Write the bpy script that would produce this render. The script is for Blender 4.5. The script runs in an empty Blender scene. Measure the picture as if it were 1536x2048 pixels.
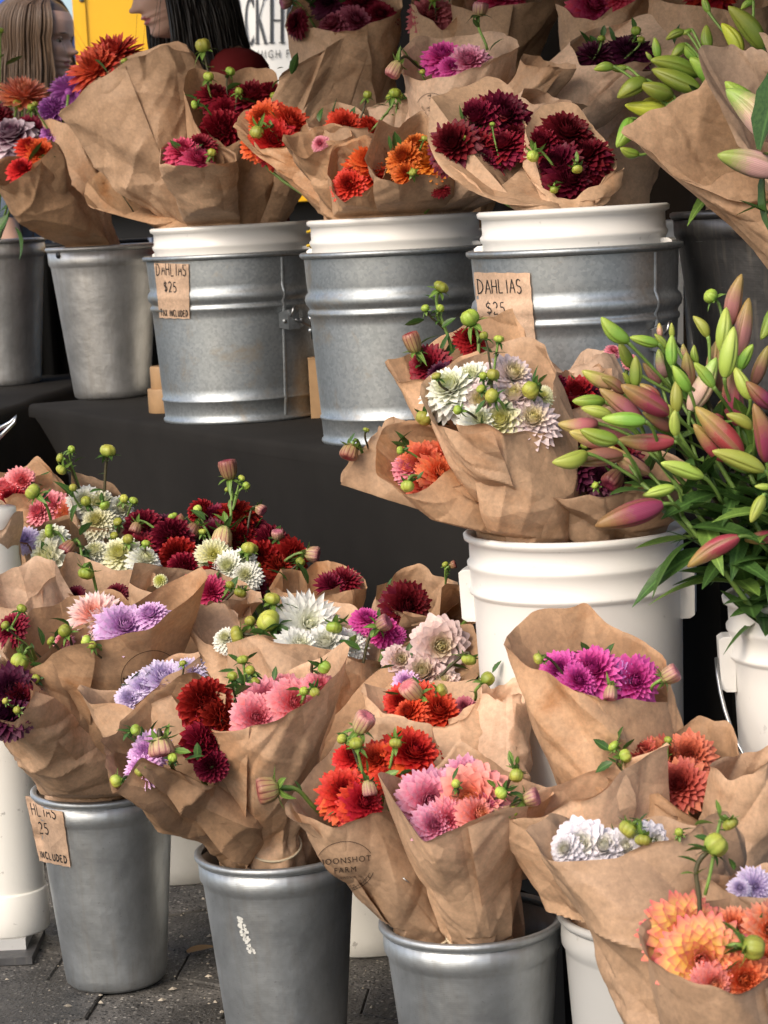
import bpy, math, random
import numpy as np
from mathutils import Vector, Matrix, Quaternion
from mathutils.bvhtree import BVHTree

# ------------------------------------------------------------------ camera, sky, sun, exposure
scene = bpy.context.scene
COL = scene.collection
FPX = 4560.0                                   # focal length in photo pixels (1536 x 2048)
CAM = Vector((0.0, 0.0, 1.15))
PITCH, ROLL = math.atan((1024 - 430) / FPX), math.radians(3.0)
Fw = Vector((0, math.cos(PITCH), -math.sin(PITCH)))
R0, U0 = Vector((1, 0, 0)), Vector((0, math.sin(PITCH), math.cos(PITCH)))
Rt = R0 * math.cos(ROLL) - U0 * math.sin(ROLL)
Up = R0 * math.sin(ROLL) + U0 * math.cos(ROLL)
cd = bpy.data.cameras.new('camera'); cam = bpy.data.objects.new('camera', cd); COL.objects.link(cam)
cd.sensor_fit = 'VERTICAL'; cd.sensor_height = 36.0; cd.lens = FPX / 2048 * 36.0
cd.clip_start = 0.05; cd.clip_end = 500
cd.dof.use_dof = True; cd.dof.focus_distance = 3.3; cd.dof.aperture_fstop = 16.0
M = Matrix((Rt, Up, -Fw)).transposed().to_4x4(); M.translation = CAM
cam.matrix_world = M
scene.camera = cam
scene.render.engine = 'CYCLES'
scene.cycles.use_denoising = True
scene.cycles.max_bounces = 6

SUN_AZ, SUN_EL = math.radians(-142), math.radians(40)     # azimuth from +Y clockwise: from behind-left of the camera
sdir = Vector((math.sin(SUN_AZ) * math.cos(SUN_EL), math.cos(SUN_AZ) * math.cos(SUN_EL), math.sin(SUN_EL)))
w = bpy.data.worlds.new('World'); scene.world = w; w.use_nodes = True
nt = w.node_tree; nt.nodes.clear()
sky = nt.nodes.new('ShaderNodeTexSky'); sky.sky_type = 'NISHITA'; sky.sun_disc = False
sky.sun_elevation = SUN_EL; sky.sun_rotation = SUN_AZ; sky.air_density = 1.0; sky.dust_density = 3.0
bg = nt.nodes.new('ShaderNodeBackground'); bg.inputs['Strength'].default_value = 0.15
wo = nt.nodes.new('ShaderNodeOutputWorld')
nt.links.new(sky.outputs[0], bg.inputs[0]); nt.links.new(bg.outputs[0], wo.inputs[0])
sl = bpy.data.lights.new('sun', 'SUN'); sl.energy = 1.4; sl.angle = math.radians(28); sl.color = (1.0, 0.88, 0.72)
so = bpy.data.objects.new('sun', sl); COL.objects.link(so); so.rotation_euler = sdir.to_track_quat('Z', 'Y').to_euler()
vs = scene.view_settings
vs.view_transform = 'Standard'; vs.look = 'None'; vs.exposure = 0.55; vs.gamma = 1.0; vs.use_curve_mapping = False

# ------------------------------------------------------------------ helpers
def ray(px, py): return Fw + Rt * ((px - 768) / FPX) + Up * ((1024 - py) / FPX)
def P(px, py, d): return CAM + ray(px, py) * d                 # photo pixel at depth d along the view axis
def Pz(px, py, z):
    r = ray(px, py); return CAM + r * ((z - CAM.z) / r.z)
def depth(p): return (Vector(p) - CAM).dot(Fw)
rnd = random.Random(7)

def mesh(name, V, F, smooth=True, uv=None, mats=(None,)):
    me = bpy.data.meshes.new(name)
    me.from_pydata([tuple(v) for v in V], [], [tuple(f) for f in F])
    for m in mats: me.materials.append(m)
    if uv is not None:
        l = me.uv_layers.new(name='UVMap')
        idx = np.empty(len(me.loops), dtype=np.int32); me.loops.foreach_get('vertex_index', idx)
        l.data.foreach_set('uv', np.asarray(uv, dtype=np.float32)[idx].ravel())
    if smooth: me.polygons.foreach_set('use_smooth', [True] * len(me.polygons))
    me.update()
    return me
def obj(name, me, parent=None, loc=None, mat=None, rot=None, scale=None):
    o = bpy.data.objects.new(name, me); COL.objects.link(o)
    if parent is not None: o.parent = parent
    if loc is not None: o.location = loc
    if rot is not None: o.rotation_mode = 'QUATERNION'; o.rotation_quaternion = rot
    if scale is not None: o.scale = (scale,) * 3 if isinstance(scale, (int, float)) else scale
    if mat is not None:
        if len(me.materials) == 0: me.materials.append(None)
        o.material_slots[0].link = 'OBJECT'; o.material_slots[0].material = mat
    return o
def empty(name, loc, label, cat, group=None):
    o = bpy.data.objects.new(name, None); COL.objects.link(o); o.location = loc; o.empty_display_size = 0.05
    return tag(o, label, cat, group)
def tag(o, label=None, cat=None, group=None, kind=None):
    for k, v in (('label', label), ('category', cat), ('group', group), ('kind', kind)):
        if v: o[k] = v
    return o
def child(name, V, F, mat, parent, base=None, smooth=True, uv=None):
    """mesh given in world space, parented to an unrotated empty / mesh whose world origin is base"""
    b = np.array(base if base is not None else parent.location)
    me = mesh(name, np.asarray(V, dtype=float) - b, F, smooth, uv, (mat,))
    return obj(name, me, parent)
def grid_faces(n, m, closed=False, off=0):
    """m rows of n verts"""
    F = []
    for j in range(m - 1):
        for i in range(n if closed else n - 1):
            a = off + j * n + i; b = off + j * n + (i + 1) % n
            F.append((a, b, b + n, a + n))
    return F
def lathe(prof, n=64, center=(0, 0, 0), cap_bottom=False):
    """prof: list of (r, z)"""
    a = np.linspace(0, 2 * np.pi, n, endpoint=False)
    V = [(center[0] + r * np.cos(t), center[1] + r * np.sin(t), center[2] + z) for r, z in prof for t in a]
    F = grid_faces(n, len(prof), True)
    if cap_bottom: F.append(tuple(range(n - 1, -1, -1)))
    return V, F
def tube(pts, rad, n=8, caps=True):
    pts = [Vector(p) for p in pts]; m = len(pts)
    rads = rad if hasattr(rad, '__len__') else [rad] * m
    V, F = [], []
    t0 = (pts[1] - pts[0]).normalized()
    ref = Vector((0, 0, 1)) if abs(t0.z) < 0.9 else Vector((1, 0, 0))
    x = t0.cross(ref).normalized()
    for i, p in enumerate(pts):
        t = (pts[min(i + 1, m - 1)] - pts[max(i - 1, 0)]).normalized()
        x = (x - t * x.dot(t)).normalized(); y = t.cross(x)
        for k in range(n):
            a = 2 * math.pi * k / n
            V.append(p + (x * math.cos(a) + y * math.sin(a)) * rads[i])
    F = grid_faces(n, m, True)
    if caps:
        F.append(tuple(range(n - 1, -1, -1))); F.append(tuple(range((m - 1) * n, m * n)))
    return V, F
def bez(a, b, c, d=None, n=10):
    a, b, c = Vector(a), Vector(b), Vector(c); out = []
    for i in range(n):
        t = i / (n - 1)
        if d is None: out.append(a * (1 - t) ** 2 + b * 2 * t * (1 - t) + c * t * t)
        else: out.append(a * (1 - t) ** 3 + b * 3 * t * (1 - t) ** 2 + c * 3 * t * t * (1 - t) + Vector(d) * t ** 3)
    return out
def box(x0, x1, y0, y1, z0, z1):
    V = [(x, y, z) for z in (z0, z1) for y in (y0, y1) for x in (x0, x1)]
    F = [(0, 2, 3, 1), (4, 5, 7, 6), (0, 1, 5, 4), (2, 6, 7, 3), (0, 4, 6, 2), (1, 3, 7, 5)]
    return V, F
def join(*parts):
    V, F = [], []
    for v, f in parts:
        o = len(V); V += [tuple(p) for p in v]; F += [tuple(i + o for i in q) for q in f]
    return V, F

# ------------------------------------------------------------------ materials
def srgb(r, g, b):
    return tuple(((c / 255) / 12.92 if c / 255 <= 0.04045 else ((c / 255 + 0.055) / 1.055) ** 2.4) for c in (r, g, b)) + (1.0,)
class NT:
    def __init__(self, name):
        self.m = bpy.data.materials.new(name); self.m.use_nodes = True
        self.t = self.m.node_tree; self.t.nodes.clear()
        self.out = self.t.nodes.new('ShaderNodeOutputMaterial')
    def n(self, typ, ins=None, **kw):
        nd = self.t.nodes.new('ShaderNode' + typ)
        for k, v in kw.items(): setattr(nd, k, v)
        for k, v in (ins or {}).items():
            if hasattr(v, 'is_output') or isinstance(v, bpy.types.NodeSocket): self.t.links.new(v, nd.inputs[k])
            else: nd.inputs[k].default_value = v
        return nd
    def ramp(self, fac, stops):
        r = self.n('ValToRGB', {'Fac': fac}); e = r.color_ramp.elements
        while len(e) < len(stops): e.new(0.5)
        for el, (p, c) in zip(e, stops): el.position = p; el.color = c if len(c) == 4 else tuple(c) + (1,)
        return r.outputs['Color']
    def mix(self, fac, a, b, mode='MIX'):
        nd = self.n('Mix', data_type='RGBA', blend_type=mode)
        for k, v in ((0, fac), (6, a), (7, b)):
            if isinstance(v, bpy.types.NodeSocket): self.t.links.new(v, nd.inputs[k])
            else: nd.inputs[k].default_value = v
        return nd.outputs[2]
    def bump(self, h, strength=0.3, dist=0.002, normal=None):
        i = {'Height': h, 'Strength': strength, 'Distance': dist}
        if normal is not None: i['Normal'] = normal
        return self.n('Bump', i).outputs['Normal']
    def noise(self, scale, detail=4, rough=0.55, vec=None, dist=0.0):
        i = {'Scale': scale, 'Detail': detail, 'Roughness': rough, 'Distortion': dist}
        if vec is not None: i['Vector'] = vec
        return self.n('TexNoise', i).outputs['Fac']
    def done(self, shader): self.t.links.new(shader, self.out.inputs['Surface']); return self.m
    def bsdf(self, **ins):
        names = {'color': 'Base Color', 'rough': 'Roughness', 'metal': 'Metallic', 'normal': 'Normal', 'spec': 'Specular IOR Level'}
        return self.n('BsdfPrincipled', {names.get(k, k): v for k, v in ins.items()}).outputs[0]
def coords(g, which='Object'): return g.n('TexCoord').outputs[which]

def mat_paper(name, hue=(0.44, 0.255, 0.135), stain=0.5):
    g = NT(name); c = coords(g); rv = g.n('ObjectInfo').outputs['Random']
    off = g.n('VectorMath', {0: c, 1: g.n('CombineXYZ', {'X': rv, 'Y': rv, 'Z': rv}).outputs[0]}, operation='ADD').outputs[0]
    off2 = g.n('VectorMath', {0: off, 'Scale': 1.0}, operation='SCALE').outputs[0]
    f1 = g.noise(9, 5, 0.6, off2); f2 = g.noise(160, 3, 0.7, off2); f3 = g.noise(5.5, 6, 0.62, off2, 0.6)
    dark = tuple(h * 0.74 for h in hue) + (1,); lite = tuple(min(1, h * 1.17) for h in hue) + (1,)
    col = g.ramp(f1, [(0.3, dark), (0.7, lite)])
    st = g.ramp(f3, [(0.56, (0, 0, 0, 1)), (0.66, (1, 1, 1, 1))])
    stf = g.n('Math', {0: st, 1: stain}, operation='MULTIPLY').outputs[0]
    col = g.mix(stf, col, (hue[0] * 0.78, hue[1] * 0.56, hue[2] * 0.36, 1))
    fib = g.ramp(f2, [(0.3, (0.80, 0.80, 0.80, 1)), (0.7, (1.08, 1.07, 1.06, 1))])
    col = g.mix(1.0, col, fib, 'MULTIPLY')
    br = g.n('MapRange', {'Value': rv, 'To Min': 0.82, 'To Max': 1.14}).outputs[0]
    col = g.mix(1.0, col, g.n('CombineColor', {0: br, 1: br, 2: br}).outputs[0], 'MULTIPLY')
    wr = g.n('TexVoronoi', {'Scale': 26.0, 'Vector': off2, 'Randomness': 1.0}, feature='DISTANCE_TO_EDGE').outputs['Distance']
    wr = g.ramp(wr, [(0.0, (0, 0, 0, 1)), (0.25, (1, 1, 1, 1))])
    big = g.noise(30, 4, 0.6, off2)
    def crumple(sc):                                     # flat facets meeting in creases
        v = g.n('TexVoronoi', {'Scale': sc, 'Vector': g.n('VectorMath', {0: off2, 1: g.n('VectorMath', {0: g.n('TexNoise', {'Scale': sc * 0.4, 'Vector': off2}).outputs['Color'], 'Scale': 0.35 / sc}, operation='SCALE').outputs[0]}, operation='ADD').outputs[0]})
        dv = g.n('VectorMath', {0: off2, 1: v.outputs['Position']}, operation='SUBTRACT').outputs[0]
        cc = g.n('VectorMath', {0: v.outputs['Color'], 1: (0.5, 0.5, 0.5)}, operation='SUBTRACT').outputs[0]
        return g.n('VectorMath', {0: dv, 1: cc}, operation='DOT_PRODUCT').outputs['Value']
    nrm = g.bump(crumple(17.0), 0.55, 0.38); nrm = g.bump(crumple(48.0), 0.40, 0.30, nrm); nrm = g.bump(big, 0.05, 0.006, nrm); nrm = g.bump(f2, 0.10, 0.0006, nrm)
    b = g.bsdf(color=col, rough=0.62, normal=nrm, spec=0.32)
    tr = g.n('BsdfTranslucent', {'Color': g.mix(1.0, col, (1.0, 0.86, 0.72, 1), 'MULTIPLY'), 'Normal': nrm}).outputs[0]
    return g.done(g.n('MixShader', {0: 0.14, 1: b, 2: tr}).outputs[0])

def mat_petal(name, center, base, tip, rough=0.5, trans=0.22, tipstart=0.55):
    g = NT(name); uv = g.n('UVMap').outputs[0]; s = g.n('SeparateXYZ', {0: uv})
    along, ring = s.outputs[0], s.outputs[1]
    c = g.ramp(along, [(0.12, base), (tipstart, base), (0.98, tip)])
    rr = g.ramp(ring, [(0.03, (0, 0, 0, 1)), (0.33, (1, 1, 1, 1))])
    col = g.mix(rr, center, c)
    nz = g.noise(7, 3, 0.6, coords(g))
    col = g.mix(1.0, col, g.ramp(nz, [(0.25, (0.80, 0.80, 0.80, 1)), (0.75, (1.12, 1.12, 1.12, 1))]), 'MULTIPLY')
    rv = g.n('ObjectInfo').outputs['Random']
    hs = g.n('HueSaturation', {'Hue': g.n('MapRange', {'Value': rv, 'To Min': 0.488, 'To Max': 0.512}).outputs[0],
             'Value': g.n('MapRange', {'Value': rv, 'To Min': 0.88, 'To Max': 1.12}).outputs[0], 'Color': col}).outputs[0]
    wav = g.n('TexWave', {'Scale': 5.0, 'Distortion': 1.5, 'Vector': uv}, bands_direction='Y').outputs['Fac']
    nrm = g.bump(wav, 0.08, 0.02)
    b = g.bsdf(color=hs, rough=rough, spec=0.28, normal=nrm)
    tr = g.n('BsdfTranslucent', {'Color': hs}).outputs[0]
    return g.done(g.n('MixShader', {0: trans, 1: b, 2: tr}).outputs[0])

def mat_simple(name, color, rough=0.6, metal=0.0, spec=0.4, nscale=0, namt=0.2, bscale=0, bstr=0.2, bdist=0.002):
    g = NT(name); col = color; kw = {}
    if nscale:
        f = g.noise(nscale, 5, 0.6, coords(g))
        lo = tuple(x * (1 - namt) for x in color[:3]) + (1,); hi = tuple(min(1, x * (1 + namt)) for x in color[:3]) + (1,)
        col = g.ramp(f, [(0.3, lo), (0.7, hi)])
    if bscale: kw['normal'] = g.bump(g.noise(bscale, 4, 0.6, coords(g)), bstr, bdist)
    return g.done(g.bsdf(color=col, rough=rough, metal=metal, spec=spec, **kw))

def mat_leaf(name, a, b):
    g = NT(name); uv = g.n('UVMap').outputs[0]; s = g.n('SeparateXYZ', {0: uv})
    f = g.noise(30, 4, 0.6, coords(g)); col = g.ramp(f, [(0.3, a), (0.7, b)])
    rib = g.n('Math', {0: s.outputs[1], 1: 0.5}, operation='SUBTRACT').outputs[0]
    rib = g.n('Math', {0: rib}, operation='ABSOLUTE').outputs[0]
    col = g.mix(g.ramp(rib, [(0.02, (0.5, 0.5, 0.5, 1)), (0.09, (0, 0, 0, 1))]), col, tuple(min(1, x * 2.0) for x in b[:3]) + (1,))
    bs = g.bsdf(color=col, rough=0.42, spec=0.4)
    return g.done(g.n('MixShader', {0: 0.2, 1: bs, 2: g.n('BsdfTranslucent', {'Color': col}).outputs[0]}).outputs[0])

def mat_bud(name, a, b, lines=6, amt=0.6, lo=0.28, hi=0.95):
    """round or lily bud: colour a at the tip to b at the base, with long ribs"""
    g = NT(name); uv = g.n('UVMap').outputs[0]; s = g.n('SeparateXYZ', {0: uv})
    nz = g.noise(22, 4, 0.6, coords(g))
    t = g.n('Math', {0: s.outputs[0], 1: g.n('Math', {0: nz, 1: 0.35}, operation='MULTIPLY').outputs[0]}, operation='ADD').outputs[0]
    col = g.ramp(t, [(lo, b), (hi, a)])
    wv = g.n('Math', {0: s.outputs[1], 1: 2 * math.pi * lines}, operation='MULTIPLY').outputs[0]
    wv = g.n('Math', {0: wv}, operation='COSINE').outputs[0]
    lf = g.ramp(wv, [(0.55, (0, 0, 0, 1)), (0.97, (1, 1, 1, 1))])
    lf = g.n('Math', {0: lf, 1: amt}, operation='MULTIPLY').outputs[0]
    col = g.mix(lf, col, tuple(x * 0.55 for x in a[:3]) + (1,))
    fine = g.n('TexWave', {'Scale': 14.0, 'Distortion': 2.0, 'Detail': 2.0, 'Vector': uv}, bands_direction='Y').outputs['Fac']
    col = g.mix(1.0, col, g.ramp(fine, [(0.0, (0.86, 0.86, 0.86, 1)), (1.0, (1.06, 1.06, 1.06, 1))]), 'MULTIPLY')
    sp = g.ramp(g.noise(420, 2, 0.5, coords(g)), [(0.70, (0, 0, 0, 1)), (0.75, (1, 1, 1, 1))])
    col = g.mix(g.n('Math', {0: sp, 1: 0.25}, operation='MULTIPLY').outputs[0], col, (0.7, 0.7, 0.6, 1))
    rv = g.n('ObjectInfo').outputs['Random']
    col = g.n('HueSaturation', {'Hue': g.n('MapRange', {'Value': rv, 'To Min': 0.48, 'To Max': 0.53}).outputs[0],
              'Value': g.n('MapRange', {'Value': rv, 'To Min': 0.62, 'To Max': 1.12}).outputs[0], 'Color': col}).outputs[0]
    bs = g.bsdf(color=col, rough=0.42, spec=0.38, normal=g.bump(fine, 0.12, 0.001))
    return g.done(bs)

def mat_galv():
    g = NT('galvanised_steel'); c = coords(g)
    rv = g.n('ObjectInfo').outputs['Random']
    v = g.n('TexVoronoi', {'Scale': 210.0, 'Vector': c}).outputs['Color']
    vv = g.n('SeparateColor', {0: v}).outputs[0]
    col = g.ramp(vv, [(0.0, (0.37, 0.40, 0.415, 1)), (1.0, (0.49, 0.52, 0.535, 1))])
    n1 = g.noise(7, 6, 0.65, c)
    col = g.mix(g.ramp(n1, [(0.35, (0, 0, 0, 1)), (0.75, (0.55, 0.55, 0.55, 1))]), col, (0.20, 0.22, 0.235, 1))
    n2 = g.noise(11, 7, 0.7, c, 0.4)
    col = g.mix(g.ramp(n2, [(0.54, (0, 0, 0, 1)), (0.68, (0.7, 0.7, 0.7, 1))]), col, (0.40, 0.33, 0.24, 1))
    rough = g.n('MapRange', {'Value': g.noise(14, 5, 0.6, c), 'To Min': 0.30, 'To Max': 0.60}).outputs[0]
    nrm = g.bump(vv, 0.05, 0.001); nrm = g.bump(g.noise(5, 3, 0.5, c), 0.12, 0.02, nrm)
    return g.done(g.bsdf(color=col, rough=rough, metal=0.82, normal=nrm, spec=0.4))
def mat_alu(name, tone=(0.44, 0.465, 0.48), warm=0.3):
    g = NT(name); c = coords(g); s = g.n('SeparateXYZ', {0: c})
    n1 = g.noise(6, 6, 0.65, c, 0.3)
    col = g.ramp(n1, [(0.28, tuple(t * 0.60 for t in tone) + (1,)), (0.72, tuple(min(0.9, t * 1.38) for t in tone) + (1,))])
    mp = g.n('Mapping', {'Vector': c, 'Scale': (30, 30, 1.2)}).outputs[0]
    n3 = g.noise(3, 5, 0.6, mp)
    col = g.mix(g.ramp(n3, [(0.5, (0, 0, 0, 1)), (0.8, (0.5, 0.5, 0.5, 1))]), col, (0.33, 0.30, 0.26, 1))
    sc = g.n('Mapping', {'Vector': c, 'Scale': (5, 5, 90), 'Rotation': (0.2, 0.1, 0)}).outputs[0]
    scr = g.ramp(g.noise(4, 4, 0.6, sc), [(0.70, (0, 0, 0, 1)), (0.74, (0.5, 0.5, 0.5, 1))])
    col = g.mix(scr, col, (0.72, 0.73, 0.73, 1)); spk = g.ramp(g.noise(240, 3, 0.6, c), [(0.66, (0, 0, 0, 1)), (0.72, (0.5, 0.5, 0.5, 1))]); col = g.mix(spk, col, (0.22, 0.21, 0.20, 1))
    wv = g.n('Math', {0: g.n('Math', {0: s.outputs[2], 1: 2600.0}, operation='MULTIPLY').outputs[0]}, operation='SINE').outputs[0]
    nrm = g.bump(wv, 0.05, 0.0006); nrm = g.bump(g.noise(9, 4, 0.6, c), 0.20, 0.02, nrm)
    rough = g.n('MapRange', {'Value': g.noise(10, 5, 0.6, c), 'To Min': 0.34, 'To Max': 0.58}).outputs[0]
    return g.done(g.bsdf(color=col, rough=rough, metal=0.86, normal=nrm))
def mat_plastic(name, color, dirt=0.35):
    g = NT(name); c = coords(g)
    col = g.mix(g.ramp(g.noise(5, 7, 0.7, c, 0.5), [(0.5, (0, 0, 0, 1)), (0.8, (dirt, dirt, dirt, 1))]), color, tuple(x * 0.62 for x in color[:3]) + (1,))
    col = g.mix(g.ramp(g.noise(60, 3, 0.6, c), [(0.68, (0, 0, 0, 1)), (0.74, (dirt, dirt, dirt, 1))]), col, (0.16, 0.14, 0.12, 1))
    return g.done(g.bsdf(color=col, rough=0.36, spec=0.45, normal=g.bump(g.noise(14, 3, 0.5, c), 0.06, 0.01)))
def mat_cloth(name, color, sc=900):
    g = NT(name); c = coords(g)
    f = g.noise(4, 5, 0.6, c); col = g.ramp(f, [(0.3, tuple(x * 0.8 for x in color[:3]) + (1,)), (0.7, tuple(x * 1.25 for x in color[:3]) + (1,))])
    return g.done(g.bsdf(color=col, rough=0.9, spec=0.15, normal=g.bump(g.noise(sc, 2, 0.5, c), 0.15, 0.001)))
def mat_paver():
    g = NT('asphalt_paver'); geo = g.n('NewGeometry').outputs['Position']
    rv = g.n('ObjectInfo').outputs['Random']
    f = g.noise(18, 6, 0.65, geo)
    col = g.ramp(f, [(0.3, (0.070, 0.066, 0.060, 1)), (0.7, (0.16, 0.15, 0.138, 1))])
    vor = g.n('TexVoronoi', {'Scale': 150.0, 'Vector': geo, 'Randomness': 1.0})
    peb = g.ramp(vor.outputs['Distance'], [(0.30, (1, 1, 1, 1)), (0.46, (0, 0, 0, 1))])
    pc = g.ramp(g.n('SeparateColor', {0: vor.outputs['Color']}).outputs[0], [(0.0, (0.015, 0.015, 0.015, 1)), (0.5, (0.09, 0.086, 0.08, 1)), (0.8, (0.20, 0.19, 0.17, 1)), (0.97, (0.46, 0.43, 0.38, 1))])
    col = g.mix(peb, col, pc)
    wet = g.ramp(g.noise(3.2, 4, 0.6, geo), [(0.46, (0.40, 0.40, 0.40, 1)), (0.58, (1, 1, 1, 1))])
    col = g.mix(1.0, col, wet, 'MULTIPLY')
    rg = g.n('MapRange', {'Value': g.noise(3.2, 4, 0.6, geo), 'From Min': 0.44, 'From Max': 0.58, 'To Min': 0.38, 'To Max': 0.85}).outputs[0]
    nrm = g.bump(peb, 0.6, 0.003); nrm = g.bump(g.noise(60, 5, 0.7, geo), 0.8, 0.006, nrm)
    return g.done(g.bsdf(color=col, rough=rg, normal=nrm, spec=0.4))

MPAPER = [mat_paper('kraft_paper', (0.60, 0.390, 0.245), 0.40), mat_paper('kraft_paper_stained', (0.58, 0.355, 0.205), 0.75),
          mat_paper('kraft_paper_pale', (0.66, 0.455, 0.315), 0.22)]
MGALV = mat_galv(); MALU = mat_alu('spun_aluminium'); MALU2 = mat_alu('dull_aluminium', (0.52, 0.515, 0.505))
MDARKST = mat_alu('dark_steel', (0.13, 0.13, 0.135))
MWHITE = mat_plastic('white_plastic', (0.80, 0.78, 0.74, 1), 0.24); MWHITE2 = mat_plastic('grubby_white_plastic', (0.78, 0.76, 0.70, 1), 0.5)
MGREYPL = mat_plastic('grey_plastic', (0.46, 0.46, 0.45, 1), 0.2)
MCLOTH = mat_cloth('black_stretch_cloth', (0.017, 0.0155, 0.014, 1)); MDARKGAP = mat_cloth('dark_gap_cloth', (0.004, 0.004, 0.004, 1))  # second cloth: black shade of the voids under the tables put in its colour
MBLACKPL = mat_simple('black_plastic', (0.006, 0.006, 0.007, 1), 0.5)
MWIRE = mat_simple('wire_steel', (0.42, 0.43, 0.44, 1), 0.32, 1.0)
MINK = mat_simple('black_ink', (0.018, 0.016, 0.015, 1), 0.7)
MSTAMP = mat_simple('brown_black_stamp_ink', (0.045, 0.028, 0.018, 1), 0.8)
MBAND = mat_simple('rubber_band', (0.62, 0.52, 0.36, 1), 0.6)
MSTEM = mat_simple('green_stem', (0.16, 0.26, 0.055, 1), 0.45, nscale=25, namt=0.35)
MSTEMD = mat_simple('dark_stem', (0.070, 0.060, 0.028, 1), 0.5, nscale=25, namt=0.4)
MLEAF = mat_leaf('leaf_green', (0.030, 0.075, 0.016, 1), (0.075, 0.155, 0.035, 1))
MLEAFL = mat_leaf('young_leaf', (0.10, 0.19, 0.035, 1), (0.20, 0.32, 0.065, 1))
MBUDG = mat_bud('green_bud', (0.46, 0.50, 0.07, 1), (0.22, 0.33, 0.05, 1), 6, 0.7)
MBUDY = mat_bud('yellow_green_bud', (0.62, 0.60, 0.10, 1), (0.30, 0.42, 0.07, 1), 6, 0.6)
MBUDP = mat_bud('pink_flushed_bud', (0.58, 0.16, 0.24, 1), (0.52, 0.48, 0.18, 1), 12, 0.8)
MBUDR = mat_bud('maroon_bud', (0.30, 0.04, 0.075, 1), (0.40, 0.30, 0.13, 1), 12, 0.8)
S = srgb
PET = {}
for nm, c, b, t, kw in [
    ('crimson', (0.16, 0.004, 0.010, 1), (0.26, 0.007, 0.016, 1), (0.44, 0.022, 0.036, 1), {}),
    ('maroon', (0.060, 0.003, 0.010, 1), (0.105, 0.004, 0.016, 1), (0.175, 0.010, 0.026, 1), {}),
    ('wine', (0.10, 0.004, 0.014, 1), (0.17, 0.006, 0.022, 1), (0.30, 0.018, 0.045, 1), {}),
    ('plum', (0.035, 0.004, 0.018, 1), (0.060, 0.006, 0.026, 1), (0.11, 0.016, 0.048, 1), {}),
    ('red_orange', (0.34, 0.012, 0.008, 1), (0.62, 0.034, 0.016, 1), (0.78, 0.105, 0.042, 1), {}),
    ('red', (0.30, 0.006, 0.010, 1), (0.56, 0.018, 0.016, 1), (0.74, 0.055, 0.038, 1), {}),
    ('orange', (0.42, 0.060, 0.010, 1), (0.74, 0.17, 0.020, 1), (0.82, 0.28, 0.055, 1), {}),
    ('coral', (0.62, 0.090, 0.025, 1), (0.82, 0.150, 0.055, 1), (0.88, 0.27, 0.14, 1), {}),
    ('dusty_coral', (0.36, 0.050, 0.028, 1), (0.56, 0.110, 0.055, 1), (0.70, 0.20, 0.12, 1), {}),
    ('scarlet_cactus', (0.34, 0.015, 0.012, 1), (0.50, 0.040, 0.025, 1), (0.64, 0.10, 0.07, 1), {}),
    ('peach_cactus', (0.62, 0.17, 0.06, 1), (0.78, 0.24, 0.12, 1), (0.84, 0.38, 0.27, 1), {}),
    ('magenta', (0.40, 0.020, 0.20, 1), (0.64, 0.040, 0.30, 1), (0.80, 0.135, 0.46, 1), {}),
    ('rose', (0.40, 0.014, 0.065, 1), (0.58, 0.030, 0.11, 1), (0.74, 0.12, 0.22, 1), {}),
    ('pink', (0.72, 0.12, 0.17, 1), (0.84, 0.20, 0.25, 1), (0.90, 0.40, 0.44, 1), {}),
    ('pink_mauve', (0.52, 0.09, 0.20, 1), (0.76, 0.19, 0.34, 1), (0.84, 0.44, 0.56, 1), {}),
    ('peach_pink', (0.84, 0.30, 0.12, 1), (0.87, 0.29, 0.22, 1), (0.90, 0.36, 0.33, 1), {}),
    ('sunset', (0.80, 0.19, 0.17, 1), (0.88, 0.62, 0.20, 1), (0.86, 0.20, 0.19, 1), {'tipstart': 0.66}),
    ('salmon', (0.70, 0.15, 0.06, 1), (0.84, 0.24, 0.12, 1), (0.88, 0.38, 0.25, 1), {}),
    ('lilac', (0.58, 0.26, 0.56, 1), (0.74, 0.38, 0.72, 1), (0.85, 0.60, 0.85, 1), {}),
    ('lavender', (0.62, 0.48, 0.74, 1), (0.74, 0.58, 0.84, 1), (0.84, 0.74, 0.90, 1), {}),
    ('purple', (0.25, 0.05, 0.26, 1), (0.42, 0.11, 0.44, 1), (0.58, 0.26, 0.60, 1), {}),
    ('white', (0.74, 0.74, 0.36, 1), (0.84, 0.84, 0.70, 1), (0.86, 0.86, 0.80, 1), {}),
    ('pure_white', (0.82, 0.82, 0.62, 1), (0.87, 0.87, 0.81, 1), (0.88, 0.88, 0.85, 1), {}),
    ('cream', (0.72, 0.70, 0.18, 1), (0.82, 0.80, 0.42, 1), (0.85, 0.84, 0.64, 1), {}),
    ('blush', (0.76, 0.70, 0.36, 1), (0.86, 0.66, 0.58, 1), (0.87, 0.68, 0.66, 1), {}),
    ('pink_white', (0.80, 0.74, 0.30, 1), (0.87, 0.77, 0.74, 1), (0.88, 0.72, 0.72, 1), {}),
    ('pale_pink_cactus', (0.80, 0.32, 0.26, 1), (0.86, 0.46, 0.42, 1), (0.88, 0.76, 0.74, 1), {}),
    ('white_lavender', (0.80, 0.78, 0.60, 1), (0.87, 0.84, 0.84, 1), (0.86, 0.81, 0.87, 1), {}),
    ('bicolour', (0.14, 0.012, 0.06, 1), (0.20, 0.018, 0.085, 1), (0.82, 0.68, 0.74, 1), {'tipstart': 0.45}),
    ('dusky', (0.18, 0.012, 0.05, 1), (0.30, 0.035, 0.09, 1), (0.52, 0.16, 0.24, 1), {}),
    ('dusky_pink', (0.34, 0.05, 0.07, 1), (0.52, 0.10, 0.13, 1), (0.64, 0.20, 0.23, 1), {})]:
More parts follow.
